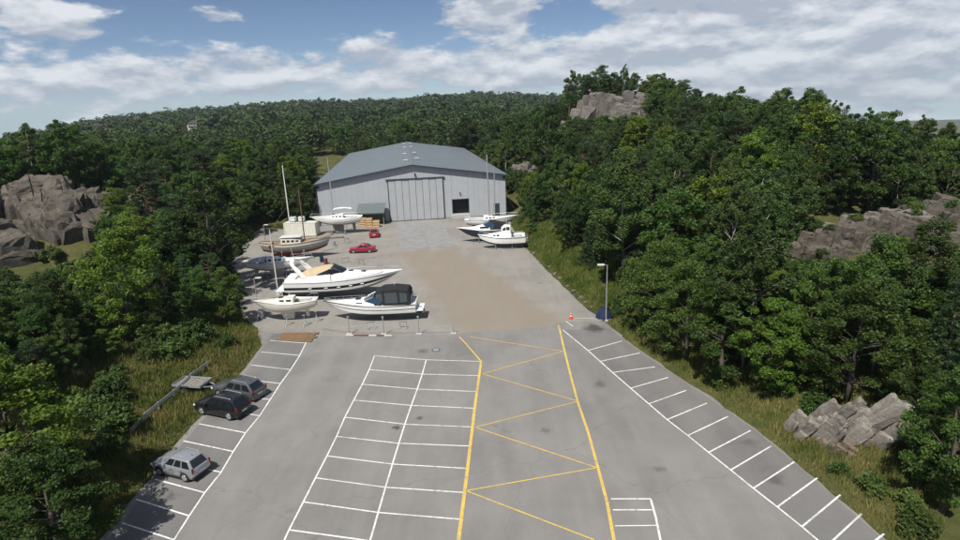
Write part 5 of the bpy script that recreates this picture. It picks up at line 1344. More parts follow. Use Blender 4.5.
def right_sail():
    L = 8.6
    r = boat_root('sailboat', 491, 236.5, L, R(3), 1.9, 'white sailboat with tall mast standing rearmost at the right of the yard')
    b = Boat(L, 2.8, 1.2, stern=.6, tm=.42, bowp=2.0, sheer_f=.35, sheer_a=.05, bow_over=.9, stern_over=.4, rock_f=.85, rock_a=.4)
    sail_common(r, b, L, 1.2, keel=1.4, bottom='antifoul_red', stripe='white', ch=.42)
    mast(r, .47 * L, 1.5, 9.2, boom=None, r=.12); stays(r, b, .47 * L, 10.4); b.rail(r, .02, .98, .5, 7)
    g = G(491, 236.5); cradle((g.x, g.y, .006), R(3), 'tall cradle under the rearmost white sailboat', 4.6, 2.4, 2.2, (-1.4, 1.3))
    g = G(495, 232)
    t = tag(empty('loose_mast', (g.x, g.y, 0)), 'bare aluminium mast standing right of the rearmost sailboat mast', 'mast')
    MB().tube([(0, 0, 0), (.1, 0, 6), (.2, 0, 12.2)], [.11, .11, .08], 8).build('pole', M['alu'], t, smooth=True); MB().box((0, 0, .1), (.6, .6, .2)).build('foot', M['concrete_block'], t)
right_sail()

# ------------------------------------------------------------------ cars
def make_car(name, kind, paint, loc, rz, label, group=None, L=4.4, Wd=1.82, Hh=1.62, rails=True):
    """x forward; kinds: suv, wagon, sedan"""
    r = tag(empty(name, loc, rz), label, 'car', group)
    w = Wd / 2; h2 = L / 2; P = {'suv': dict(belt=.98, hood=1.0, nose=.86, xr=-h2 + .06, xrt=-h2 + .5, xf=h2 - 1.15, xft=h2 - 1.95, zb=.24, wr=.36),
         'wagon': dict(belt=.9, hood=.92, nose=.78, xr=-h2 + .06, xrt=-h2 + .62, xf=h2 - 1.3, xft=h2 - 2.05, zb=.2, wr=.33),
         'sedan': dict(belt=.88, hood=.88, nose=.72, xr=-h2 + .55, xrt=-h2 + 1.35, xf=h2 - 1.35, xft=h2 - 2.1, zb=.19, wr=.31)}[kind]
    zb, belt = P['zb'], P['belt']
    def top(x):
        if x > P['xf']: q = (x - P['xf']) / (h2 - P['xf']); return P['hood'] + (P['nose'] - P['hood']) * q ** 1.6
        if x < P['xr'] and kind == 'sedan': return belt + .06
        return belt
    def hw(x):
        q = abs(x) / h2; return w * (1 - .10 * max(0, (q - .72) / .28) ** 2 - .03 * q * q)
    rings = []; xs = [-h2, -h2 + .04, -h2 + .15, -h2 + .45, -h2 + .9, -h2 + 1.5, -.4, .3, .9, h2 - 1.1, h2 - .7, h2 - .35, h2 - .12, h2 - .03, h2]
    for i, x in enumerate(xs):
        t, b_, ww = top(x), zb, hw(x)
        if i in (0, len(xs) - 1): t -= .14; b_ += .16; ww *= .93
        elif i in (1, len(xs) - 2): t -= .05; b_ += .06; ww *= .97
        m_ = b_ + (t - b_) * .55
        half = [(0, b_), (ww * .9, b_), (ww * .985, b_ + .1), (ww, m_), (ww * .985, t - .12), (ww * .93, t - .01), (ww * .55, t + .025), (0, t + .04)]
        rings.append([(x, y, z) for y, z in half] + [(x, -y, z) for y, z in half[-2:0:-1]])
    MB().loft(rings).build('body', paint, r, smooth=True)
    # cabin frame with rounded edges, then glass panes laid on its faces
    zt = Hh - .03; wb, wt = w * .93, w * .72
    B = [(P['xr'], wb * .96), (P['xf'], wb * .95)]; T = [(P['xrt'], wt * .97), (P['xft'], wt)]
    xm = (P['xrt'] + P['xft']) / 2
    base = [(P['xr'], wb * .96, belt - .03), (P['xf'], wb * .95, belt - .03), (P['xf'], -wb * .95, belt - .03), (P['xr'], -wb * .96, belt - .03)]
    topr = [(P['xrt'], wt * .97, zt - .05), (P['xft'], wt, zt - .02), (P['xft'], -wt, zt - .02), (P['xrt'], -wt * .97, zt - .05)]
    crown = [(P['xrt'] + .35, wt * .6, zt + .02), (P['xft'] - .3, wt * .6, zt + .035), (P['xft'] - .3, -wt * .6, zt + .035), (P['xrt'] + .35, -wt * .6, zt + .02)]
    MB().loft([base, topr, crown]).build('cabin', paint, r, smooth=True, bevel=.085, seg=3)
    def face(c, u0, u1, v0, v1, out, m, nm):
        a, b_, c_, d = [Vector(p) for p in c]      # bottom-left, bottom-right, top-right, top-left
        def at(u, v): return a.lerp(b_, u).lerp(d.lerp(c_, u), v)
        n = (b_ - a).cross(d - a).normalized()
        cen = Vector((0, 0, belt)); n = n if n.dot(at(.5, .5) - cen) > 0 else -n
        q = [at(u, v) + n * out for u, v in ((u0, v0), (u1, v0), (u1, v1), (u0, v1))]
        return MB().quad(*q).build(nm, m, r, recalc=False)
    face((base[1], base[2], topr[2], topr[1]), .07, .93, .08, .93, .012, M['glass'], 'windscreen')
    face((base[0], base[3], topr[3], topr[0]), .1, .9, .14 if kind != 'sedan' else .06, .9, .012, M['glass'], 'rear_window')
    cuts = ((.05, .33), (.36, .62), (.65, .92)) if kind != 'sedan' else ((.14, .47), (.51, .88))
    for sg in (0, 1):
        q = (base[0], base[1], topr[1], topr[0]) if sg == 0 else (base[3], base[2], topr[2], topr[3])
        for (u0, u1) in cuts: face(q, u0 + .02, u1, .14, .86, .01, M['glass'], 'side_window')
        sy = 1 if sg == 0 else -1
        MB().box((P['xf'] - .35, sy * (w + .06), belt + .08), (.12, .2, .13)).build('wing_mirror', paint if kind != 'sedan' else M['plastic'], r, bevel=.03)
        MB().box((h2 - .13, sy * w * .72, top(h2) - .12), (.24, w * .4, .15)).build('headlight', M['lamp_clear'], r, bevel=.04)
        tl = (.1, .12, .36) if kind in ('suv', 'wagon') else (.1, .36, .16)
        MB().box((-h2 + .05, sy * w * .84, belt - .04 if kind != 'sedan' else belt - .1), tl).build('tail_light', M['tail'], r, bevel=.02)
        for xd in ((P['xf'] - .95), (P['xf'] - 1.95)):
            MB().box((xd, sy * (w + .005), belt - .2), (.2, .03, .035)).build('door_handle', M['plastic'] if kind != 'sedan' else paint, r)
        for xd in (P['xf'] - .12, P['xf'] - 1.12, P['xf'] - 2.08):
            MB().box((xd, sy * hw(xd) * .996, zb + .42), (.012, .012, .55)).build('door_seam', M['plastic'], r)
        MB().box((0, sy * w * .96, zb + .04), (L * .5, .1, .13)).build('sill', M['plastic'], r, bevel=.02)
        if rails: MB().tube([(P['xrt'] + .2, sy * wt * .86, zt + .02), (P['xrt'] + .3, sy * wt * .86, zt + .07), (P['xft'] - .3, sy * wt * .86, zt + .09), (P['xft'] - .15, sy * wt * .86, zt + .02)], .022, 5).build('roof_rail', M['alu'], r)
        for xw in (h2 - .88, -h2 + .82):
            ar = [(xw + math.cos(a) * (P['wr'] + .07), sy * (hw(xw) + .004), P['wr'] + math.sin(a) * (P['wr'] + .07)) for a in [math.pi * k / 10 for k in range(11)]]
            n0 = MB(); n0.v = [(xw + P['wr'] + .06, sy * (hw(xw) + .004), zb)] + ar + [(xw - P['wr'] - .06, sy * (hw(xw) + .004), zb)]; n0.f = [tuple(range(len(n0.v)))]; n0.build('wheel_arch', M['plastic'], r)
            wh = bpy.data.objects.new('wheel', None); COL.objects.link(wh); wh.parent = r; wh.location = (xw, sy * (w - .09), P['wr']); wh.empty_display_size = .1
            rr = P['wr']; MB().tube([(0, -.1, 0), (0, -.085, 0), (0, .085, 0), (0, .1, 0)], [rr * .9, rr, rr, rr * .9], 20).build('tyre', M['rubber'], wh, smooth=True)
            rm = MB().tube([(0, sy * .09, 0), (0, sy * .108, 0)], [rr * .66, rr * .62], 18)
            for k in range(5):
                a = k * 1.2566; rm.box((math.cos(a) * rr * .35, sy * .115, math.sin(a) * rr * .35), (rr * .6, .02, .07), Matrix.Rotation(-a, 3, 'Y'))
            rm.build('rim', M['rim'], wh)
    MB().box((-h2 - .005, 0, zb + .4 if kind != 'sedan' else zb + .45), (.02, .5, .12)).build('number_plate', M['plate'], r)
    MB().box((-h2 + .06, 0, zb + .13), (.16, Wd * .9, .2)).build('rear_bumper', M['plastic'] if kind == 'suv' else paint, r, bevel=.04)
    MB().box((h2 - .07, 0, zb + .16), (.18, Wd * .88, .22)).build('front_bumper', M['plastic'] if kind == 'suv' else paint, r, bevel=.04)
    MB().box((h2 - .015, 0, zb + .42), (.03, Wd * .5, .14)).build('grille', M['plastic'], r)
    MB().box((P['xrt'] + .25, 0, zt + .06), (.05, .02, .12)).build('aerial', M['plastic'], r)
    return r
def carpaint(n, c, metal=.3): return mat(n, c, .28, metal=metal, var=.03, scale=2, coat=.6)
M['silver'] = carpaint('silver_paint', (.36, .375, .4), .5); M['blackpaint'] = carpaint('black_paint', (.012, .012, .014), .2); M['greypaint'] = carpaint('grey_paint', (.1, .108, .115), .4); M['redpaint'] = carpaint('red_paint', (.3, .016, .04), .1); M['lightsilver'] = carpaint('light_silver_paint', (.42, .46, .52), .4)
def park(a, b, **k):
    """a: pixel of the tail's foot, b: pixel of the nose's foot"""
    pa, pb = G(*a), G(*b); d = pb - pa; c = (pa + pb) / 2
    return make_car(loc=(c.x, c.y, .014), rz=math.atan2(d.y, d.x), **k)
sc_ = park((207, 478), (159, 466), name='parked_car', kind='suv', paint=M['silver'], label='silver compact SUV parked alone in the left bays', group='cars in the left bays', L=4.2, Hh=1.66); sc_.scale = (.89, .92, .92)
park((252, 418), (197, 407), name='parked_car', kind='suv', paint=M['blackpaint'], label='black SUV parked in the left bays beside a grey wagon', group='cars in the left bays', L=4.5, Hh=1.66)
park((266, 400), (215, 390), name='parked_car', kind='wagon', paint=M['greypaint'], label='dark grey estate car with roof rails, parked beyond the black SUV', group='cars in the left bays', L=4.65, Hh=1.58)
park((376, 251.5), (349, 252.5), name='parked_car', kind='sedan', paint=M['redpaint'], label='red car seen from the side in the boat yard', group='red cars in the yard', L=4.4, Hh=1.48, rails=False)
park((374.5, 239.5), (374, 232.5), name='parked_car', kind='sedan', paint=M['redpaint'], label='red car seen from behind beside the pallet stacks', group='red cars in the yard', L=4.2, Hh=1.46, rails=False)
park((524, 243), (512, 239), name='parked_car', kind='wagon', paint=M['lightsilver'], label='light silver car half hidden behind the right-hand boats', L=4.4, Hh=1.6)

# ------------------------------------------------------------------ flat trailer on the verge
def trailer():
    g = on_terrain(194, 391); r = tag(empty('flat_trailer', g + Vector((0, 0, .05)), R(-12)), 'small grey flatbed trailer standing in the grass left of the dark cars', 'trailer')
    MB().box((0, 0, .62), (2.7, 1.6, .06)).build('bed', M['wood_grey'], r)
    for k in range(7): MB().box((-1.15 + k * .385, 0, .665), (.34, 1.56, .03)).build('deck_board', M['wood_grey'], r)
    for s_ in (-1, 1):
        MB().box((0, s_ * .81, .72), (2.74, .03, .22)).build('side_board', M['galv'], r)
        MB().box((s_ * 1.36, 0, .72), (.03, 1.62, .22)).build('end_board', M['galv'], r)
        MB().tube([(-.2, s_ * .95, .32), (-.2, s_ * .8, .32)], .32, 16).build('wheel', M['rubber'], r)
        MB().box((-.2, s_ * .9, .69), (.8, .22, .03)).build('mudguard', M['plastic'], r)
        MB().bar((1.3, s_ * .5, .55), (2.4, 0, .5), .07).build('drawbar', M['galv'], r)
    MB().tube([(2.3, 0, 0), (2.3, 0, .55)], .04, 6).build('jockey_wheel', M['galv'], r)
trailer()
def guard():
    pts = [on_terrain(*p) for p in ((132, 437), (146, 423), (160, 411), (175, 398), (192, 381), (208, 369))]
    o = pts[0]; r = tag(empty('guard_rail', o), 'long low galvanised guard rail running through the grass behind the trailer', 'guard rail')
    for k, p in enumerate(pts):
        q = p - o; MB().box((q.x, q.y, q.z + .3), (.1, .1, .8)).build('post', M['galv'], r)
        if k:
            a = pts[k - 1] - o; d = (q - a); n = Vector((-d.y, d.x, 0)).normalized() * .08
            for z in (.46, .66): MB().bar(a - n + Vector((0, 0, z)), q - n + Vector((0, 0, z)), .05, .13).build('rail', M['galv'], r)
guard()

# ------------------------------------------------------------------ lamps, poles
def street_lamp(g, h, label, arm=(-.55, 0), name='street_lamp'):
    r = tag(empty(name, g), label, 'lamp')
    MB().tube([(0, 0, 0), (0, 0, 1.2), (0, 0, h)], [.09, .075, .05], 8).build('post', M['galv'], r, smooth=True)
    MB().tube([(0, 0, h - .05), (arm[0] * .5, arm[1] * .5, h + .06), (arm[0], arm[1], h + .06)], .035, 6).build('arm', M['galv'], r)
    hd = MB().box((arm[0] * 1.25, arm[1] * 1.25, h + .07), (.75 if arm[0] else .3, .3, .16)).build('lamp_head', M['offwhite'], r, bevel=.05)
    MB().box((arm[0] * 1.3, arm[1] * 1.3, h - .02), (.45 if arm[0] else .2, .2, .04)).build('lamp_glass', M['lamp_clear'], hd)
    MB().box((0, 0, .08), (.35, .35, .16)).build('base', M['concrete_block'], r)
g = G(606, 321); street_lamp((g.x, g.y, 0), 6.3, 'grey lamp post at the right edge of the yard')
g = G(257.5, 303.5); street_lamp((g.x, g.y, 0), 3.3, 'short lamp post with white head beside the small sailboat', arm=(.45, 0))
g = G(267, 252); street_lamp((g.x, g.y, 0), 4.7, 'lamp with white head in the shade behind the wooden boat', arm=(.4, 0))
def pole(px, py, top, label, r0=.09, m='alu', name='mast_pole', lean=0.0, cat='pole'):
    g = G(px, py); d = g.y; r2 = ray(px, top); zt = CAMH + r2.z / math.hypot(r2.x, r2.y) * math.hypot(g.x, g.y)
    r = tag(empty(name, g), label, cat)
    MB().tube([(0, 0, 0), (0, 0, zt * .5), (lean, 0, zt)], [r0, r0, r0 * .75], 8).build('shaft', M[m], r, smooth=True); MB().box((0, 0, .08), (.5, .5, .16)).build('foot', M['concrete_block'], r)
    MB().box((lean, 0, zt), (.12, .12, .1)).build('top_fitting', M['galv'], r)
    return r
pole(278.5, 295, 229, 'plain pale pole standing in front of the old wooden boat', .085, 'offwhite')
pole(291, 233, 165, 'tall slim white mast standing before the pale container', .11, 'white')

# ------------------------------------------------------------------ pale container with two tanks, clutter of the yard
def container():
    a, b = G(285.5, 237), G(317, 236.5); c = (a + b) / 2; wd = (b - a).length; rz = math.atan2(b.y - a.y, b.x - a.x)
    r = tag(empty('storage_container', (c.x, c.y + 1.2, .006), rz), 'pale cream storage container behind the wooden boat', 'container')
    MB().box((0, 0, 1.35), (wd, 2.3, 2.5)).build('box', M['cream'], r, bevel=.04)
    for k in range(14): MB().box((-wd / 2 + .25 + k * (wd - .5) / 13, -1.165, 1.35), (.12, .05, 2.2)).build('rib', M['cream'], r)
    for x in (-wd / 2 + .06, wd / 2 - .06): MB().box((x, -1.17, 1.35), (.14, .08, 2.56)).build('corner_post', M['offwhite'], r)
    MB().box((0, 0, 2.64), (wd + .06, 2.36, .07)).build('roof', M['offwhite'], r)
    for i, x in enumerate((-wd * .25, wd * .02)):
        p = Vector((c.x + math.cos(rz) * x, c.y + 1.2 + math.sin(rz) * x, 2.69))
        t = tag(empty('water_tank', p, rz), ('white square tank on the container, left one' if i == 0 else 'white square tank on the container, right one'), 'tank', 'tanks on the container')
        MB().box((0, 0, .6), (1.0, 1.0, .9)).build('tank', M['white'], t, bevel=.06); MB().box((0, 0, .07), (1.1, 1.1, .14)).build('pallet_base', M['wood_grey'], t)
        for z in (.35, .7, 1.0): MB().box((0, -.52, z), (1.06, .03, .03)).build('cage_bar', M['galv'], t)
        MB().tube([(0, 0, 1.05), (0, 0, 1.13)], .14, 10).build('lid', M['plastic'], t)
container()

def sawhorse(px, py, label, rz=0.0, w=.9, h=.8):
    g = G(px, py); r = tag(empty('sawhorse', (g.x, g.y, .006), rz), label, 'trestle', 'trestles in the yard')
    MB().box((0, 0, h), (w, .1, .1)).build('top_bar', M['wood_grey'], r)
    for x in (-w * .42, w * .42):
        for s_ in (-1, 1): MB().bar((x, s_ * .3, 0), (x, 0, h), .05).build('leg', M['galv'], r)
sawhorse(371, 329, 'grey trestle before the bow half of the speedboat', .3)
sawhorse(403, 328.5, 'grey trestle before the stern half of the speedboat', -.2)
sawhorse(346, 263, 'trestle left of the red car seen from the side', .5, 1.2)
sawhorse(361, 265, 'low trestle in front of the red car seen from the side', -.4, 1.0)
sawhorse(347, 243, 'trestle between the red side-on car and the white sailboat', .9, 1.1)
sawhorse(291, 283, 'trestle between the pale sailboat and the big cruiser', .2, 1.4)
def barrier():
    P_ = [(349.5, 334.5), (384, 334.8), (419, 334.5), (453.5, 333.8)]; W_ = ('leftmost', 'second from the left', 'third from the left', 'rightmost')
    pts = []
    for k, p in enumerate(P_):
        g = G(*p); pts.append(g); h = 2.0 if k < 3 else 1.0
        r = tag(empty('barrier_post', (g.x, g.y, .006)), 'grey steel barrier post with pale foot before the speedboat, %s of four' % W_[k], 'post', 'barrier posts before the speedboat')
        MB().tube([(0, 0, .1), (0, 0, h)], .06, 8).build('post', M['galv'], r); MB().box((0, 0, .07), (.6, .35, .14)).build('foot', M['concrete_block'], r, bevel=.03)
        MB().box((0, 0, h), (.22, .1, .12)).build('cap', M['galv'], r)
    pts = [G(318, 330)] + pts
    for k in range(1, len(pts)):
        a, b = pts[k - 1], pts[k]; o = (a + b) / 2; r = tag(empty('barrier_chain', o), 'thin sagging chain of the barrier, %s span' % ('leftmost', 'second', 'third', 'rightmost')[k - 1], 'chain', 'chains of the yard barrier')
        for z in (.55, .95):
            MB().tube([a - o + Vector((0, 0, z)), Vector((0, 0, z - .18)), b - o + Vector((0, 0, z))], .022, 5).build('chain', M['galv'], r)
    a, b = G(346, 335.8), G(392, 336.2); d = b - a; o = (a + b) / 2
    r = tag(empty('steel_beam', (o.x, o.y, .08), math.atan2(d.y, d.x)), 'rusty red and white beam lying on the asphalt before the barrier', 'beam')
    n = 6
    for k in range(n): MB().box((-d.length / 2 + d.length * (k + .5) / n, 0, 0), (d.length / n - .01, .12, .1)).build('segment', M['antifoul_red'] if k in (1, 2, 4) else M['offwhite'], r)
barrier()
def boards():
    c = G(297, 337.5); r0 = R(-8)
    for k in range(5):
        o = MB().box((0, 0, 0), (4.0 - .3 * (k % 2), .42, .06)).build('loose_board', M['wood_brown'], bevel=.01)
        o.location = (c.x + .1 * (k % 3), c.y - .95 + k * .47, .05 + .012 * k); o.rotation_euler = (0, 0, r0 + .03 * (k - 2))
        tag(o, 'brown weathered board on the asphalt below the small sailboat, %s' % ('nearest', 'second nearest', 'middle one', 'second farthest', 'farthest')[k], 'board', 'boards lying at the end of the left bays')
boards()
def cone():
    g = G(571, 319); r = tag(empty('traffic_cone', (g.x, g.y, .008)), 'red and white traffic cone at the far right corner of the lot', 'cone')
    r.scale = (.8, .8, .8)
    MB().box((0, 0, .03), (.55, .55, .06)).build('base', M['red_plastic'], r, bevel=.02)
    rad = lambda z: .2 - .165 * z / 1.05
    for a, b, m in ((.06, .4, 'red_plastic'), (.4, .55, 'white'), (.55, .78, 'red_plastic'), (.78, .9, 'white'), (.9, 1.05, 'red_plastic')):
        MB().tube([(0, 0, a), (0, 0, b)], [rad(a), rad(b)], 14).build('band', M[m], r, smooth=True)
cone()
def bluecover():
    g = G(601.5, 322); r = tag(empty('covered_heap', (g.x + .5, g.y + 1.0, -.25)), 'heap under a dark blue tarpaulin right behind the lamp post', 'tarpaulin')
    rings = []
    for k, (z, f) in enumerate(((0, 1), (.5, .97), (1.1, .8), (1.5, .4))):
        rings.append([(math.cos(a) * f * (.9 + .12 * math.sin(a * 3 + k)), math.sin(a) * f * (.8 + .1 * math.cos(a * 4 + k)), z + .08 * math.sin(a * 5)) for a in [6.283 * i / 18 for i in range(18)]])
    MB().loft(rings).build('tarpaulin', M['blue_plastic'], r, smooth=True); MB().tube([(-.8, -.6, .35), (0, -.85, .4), (.8, -.6, .35)], .02, 4).build('rope', M['offwhite'], r)
bluecover()
def pipes():
    for k, (a, b, lab) in enumerate((((566, 322), (573, 327), 'short pale pipe lying left of the traffic cone'), ((586, 307.5), (597, 315), 'dark pipe lying at the yard edge beside the lamp post'), ((576, 318.5), (598, 319.5), 'thin rod lying on the asphalt between cone and lamp post'))):
        p, q = G(*a), G(*b); o = (p + q) / 2; r = MB().tube([p - o, q - o], .05 if k < 2 else .025, 6).build('loose_pipe', M['offwhite'] if k == 0 else M['dark_trim'] if k == 1 else M['galv']); r.location = (o.x, o.y, .06)
        tag(r, lab, 'pipe')
pipes()
def stones():
    ms = [rock_mesh(v, M['rock_pale']) for v in range(4)]
    pts = [(548, 268), (553, 275), (558, 279), (565, 287), (571, 292), (579, 299), (583, 303), (589, 308), (526, 246), (532, 254)]; 
    names = ('ninth', 'eighth', 'seventh', 'sixth', 'fifth', 'fourth', 'third', 'nearest', 'farthest', 'tenth')
    for k, p in enumerate(pts):
        g = G(*p); o = bpy.data.objects.new('edge_stone', ms[k % 4]); COL.objects.link(o); s_ = random.uniform(.35, .7); o.scale = (s_, s_ * .8, s_ * .6); o.location = (g.x + .3, g.y, s_ * .2); o.rotation_euler.z = k
        tag(o, 'pale stone lying along the right yard edge, %s from the lamp post' % names[k], 'stone', 'stones along the right yard edge')
stones()
def clutter():
    for k, (px, py, m, lab) in enumerate(((322, 262, 'blue_plastic', 'blue oil drum beside the stern of the big cruiser'), (326, 264, 'antifoul_red', 'rusty red oil drum beside the blue one'), (334, 246, 'galv', 'grey steel drum right of the old wooden boat'), (300, 291, 'cream', 'pale drum behind the small sailboat'), (262, 318, 'galv', 'grey drum in the grass at the bow of the small sailboat'))):
        g = G(px, py); r = tag(empty('oil_drum', (g.x, g.y, .006)), lab, 'drum', 'drums in the yard')
        MB().tube([(0, 0, 0), (0, 0, .9)], .3, 14).build('shell', M[m], r, smooth=True)
        for z in (.03, .32, .6, .88): MB().tube([(0, 0, z - .015), (0, 0, z + .015)], .315, 14).build('hoop', M[m], r)
    for k, (px, py, rz, n, lab) in enumerate(((330, 270, .3, 4, 'low stack of pale planks between the cruiser and the wooden boat'), (303, 299, -.2, 4, 'stack of pale planks behind the small sailboat'), (336, 238, .1, 3, 'stack of grey planks in front of the white sailboat cradle'))):
        g = G(px, py); r = tag(empty('plank_stack', (g.x, g.y, .006), rz), lab, 'planks', 'plank stacks in the yard')
        for x in (-.9, .9): MB().box((x, 0, .05), (.1, .9, .1)).build('bearer', M['wood_grey'], r)
        for j in range(n):
            for i_ in range(4 - j % 2): MB().box((.06 * ((i_ * 7 + j * 3) % 5 - 2), -.33 + i_ * .22, .13 + j * .06), (2.8, .19, .05)).build('plank', M['wood_new'] if k == 1 else M['wood_grey'], r)
    for (px, py, rz, lab) in ((413, 296, 1.5, 'aluminium ladder lying on the ground off the cruiser bow'), (366, 258.5, .2, 'aluminium ladder lying in front of the red side-on car')):
        g = G(px, py); r = tag(empty('ladder', (g.x, g.y, .03), rz), lab, 'ladder', 'ladders in the yard')
        for y_ in (-.2, .2): MB().box((0, y_, .03), (3.0, .05, .06)).build('rail', M['alu'], r)
        for k in range(10): MB().box((-1.35 + k * .3, 0, .03), (.03, .38, .03)).build('rung', M['alu'], r)
clutter()
def drain():
    g = G(436, 350); r = tag(empty('drain_cover', (g.x, g.y, .006)), 'round dark drain cover in the asphalt near the yellow line', 'drain cover')
    MB().tube([(0, 0, -.02), (0, 0, .012)], .42, 20).build('frame', M['dark_trim'], r); MB().tube([(0, 0, 0), (0, 0, .018)], .33, 20).build('lid', M['galv'], r)
drain()

# ------------------------------------------------------------------ shrubs along the edges
def make_shrub(seed):
    rng = np.random.default_rng(seed); n = 26
    d = rng.normal(size=(n, 3)); d /= np.linalg.norm(d, axis=1, keepdims=True); d[:, 2] = np.abs(d[:, 2])
    c = d * (.35 + .6 * rng.random((n, 1))) * np.array([.95, .95, 1.1]); c[:, 2] += .25
    V = leaves(c, np.full((n, 3), .3) * (.7 + .6 * rng.random((n, 1))), 110, .16, rng, up=.5)
    mb = MB()
    for k in range(0, n, 2): mb.tube([(0, 0, -.2), tuple(c[k] * .6), tuple(c[k])], [.03, .02, .006], 4, cap=False)
    me = bpy.data.meshes.new('stems'); me.from_pydata(mb.v, [], mb.f); me.materials.append(M['bark'])
    return me, npmesh('foliage', V, quads(len(V)), M['leaf_shrub'], link=False)
M['leaf_shrub'] = leafmat('leaves_shrub', (.035, .07, .014), (.085, .13, .03), .25, tone=.35)
SH = [make_shrub(s_ + 40) for s_ in range(5)]
def shrubs():
    rnd = random.Random(5); N = 7000
    X = np.array([rnd.uniform(-62, 42) for _ in range(N)]); Y = np.array([rnd.uniform(17, 125) for _ in range(N)]); D = sdist(X, Y); Z = Hgt(X, Y); got = []
    for x, y, d, z in zip(X, Y, D, Z):
        az = math.degrees(math.atan2(x, y)); right = x > -8
        if abs(az) > 42: continue
        lo, hi = (1.6, 8.5) if right else (3.2, 11)
        if right and 62 < y < 100: lo, hi = 4.2, 8.5
        if not (lo < d < hi): continue
        if rnd.random() > (.95 if d > lo + 1.2 else .5): continue
        if any((x - a) ** 2 + (y - b) ** 2 < 1.7 ** 2 for a, b in got): continue
        if 22.4 < x < 25.5 and 31 < y < 36: continue
        if -30 < x < -21 and 55 < y < 66: continue
        h = rnd.uniform(.9, 2.3) * (1 if d > lo + 1.5 else .6)
        px, py, _ = project(x, y, z)
        if 120 < px < 225 and 360 < py < 450: continue
        if fit_gap(x, y, z, h) < h * .8: continue
        got.append((x, y))
        if len(got) > 205: break
        me, cm = SH[len(got) % 5]; e = bpy.data.objects.new('shrub', None); COL.objects.link(e); e.location = (x, y, z); s_ = h / 1.3; e.scale = (s_ * 1.15, s_ * 1.15, s_); e.rotation_euler.z = rnd.uniform(0, 6.28)
        for nm, q in (('stems', me), ('foliage', cm)):
            o = bpy.data.objects.new(nm, q); COL.objects.link(o); o.parent = e
        w_ = ('beside the right parking bays' if y < 58 else 'on the bank right of the yard') if right else ('left of the parked cars' if y < 58 else 'left of the boats')
        tag(e, where_words('green shrub', x, y, z + h * .5, 'larger' if h > 1.5 else 'smaller'), 'shrub', 'shrubs ' + w_)
    for (x0, x1, y0, y1, n, w_) in ((-74, -46, 60, 79, 52, 'below the grey cliff'), (30, 62, 47, 74, 34, 'on the right rock ledge')):
        for k in range(n):
            x, y = rnd.uniform(x0, x1), rnd.uniform(y0, y1); h = rnd.uniform(1.1, 2.2); me, cm = SH[k % 5]; e = bpy.data.objects.new('shrub', None); COL.objects.link(e); e.location = (x, y, hz(x, y)); s_ = h / 1.3
            if x > 0 and any((x - a) ** 2 + (y - b) ** 2 < (c * .8) ** 2 for a, b, c in ROCKS): e.location.z += 1.8; s_ *= .5
            e.scale = (s_ * 1.3, s_ * 1.3, s_); e.rotation_euler.z = rnd.uniform(0, 6.28)
            for nm, q in (('stems', me), ('foliage', cm)):
                o = bpy.data.objects.new(nm, q); COL.objects.link(o); o.parent = e
            tag(e, where_words('green shrub', x, y, e.location.z + h * .5, 'larger' if h > 1.6 else 'smaller'), 'shrub', 'shrubs ' + w_)
shrubs()

# ------------------------------------------------------------------ grass of the verges
def grassmat(name, A, B_, C_):
    m, nt, N, L, b = _nodes(name)
    tc = N.new('ShaderNodeTexCoord'); geo = N.new('ShaderNodeNewGeometry')
    n = N.new('ShaderNodeTexNoise'); n.inputs['Scale'].default_value = .35; n.inputs['Detail'].default_value = 4; L.new(tc.outputs['Object'], n.inputs['Vector'])
    a = N.new('ShaderNodeMath'); a.operation = 'MULTIPLY_ADD'; a.inputs[1].default_value = .35; L.new(geo.outputs['Random Per Island'], a.inputs[0]); L.new(n.outputs['Fac'], a.inputs[2])
    rp = N.new('ShaderNodeValToRGB'); e = rp.color_ramp.elements
    e[0].position = .42; e[0].color = (*A, 1); e[1].position = .95; e[1].color = (*C_, 1)
    k = rp.color_ramp.elements.new(.68); k.color = (*B_, 1)
    L.new(a.outputs[0], rp.inputs[0]); L.new(rp.outputs[0], b.inputs['Base Color']); b.inputs['Roughness'].default_value = .8; b.inputs['Specular IOR Level'].default_value = .15
    tr = N.new('ShaderNodeBsdfTranslucent'); L.new(rp.outputs[0], tr.inputs['Color']); ms = N.new('ShaderNodeMixShader'); ms.inputs[0].default_value = .25
    L.new(b.outputs[0], ms.inputs[1]); L.new(tr.outputs[0], ms.inputs[2]); L.new(ms.outputs[0], N['Material Output'].inputs['Surface'])
    return m
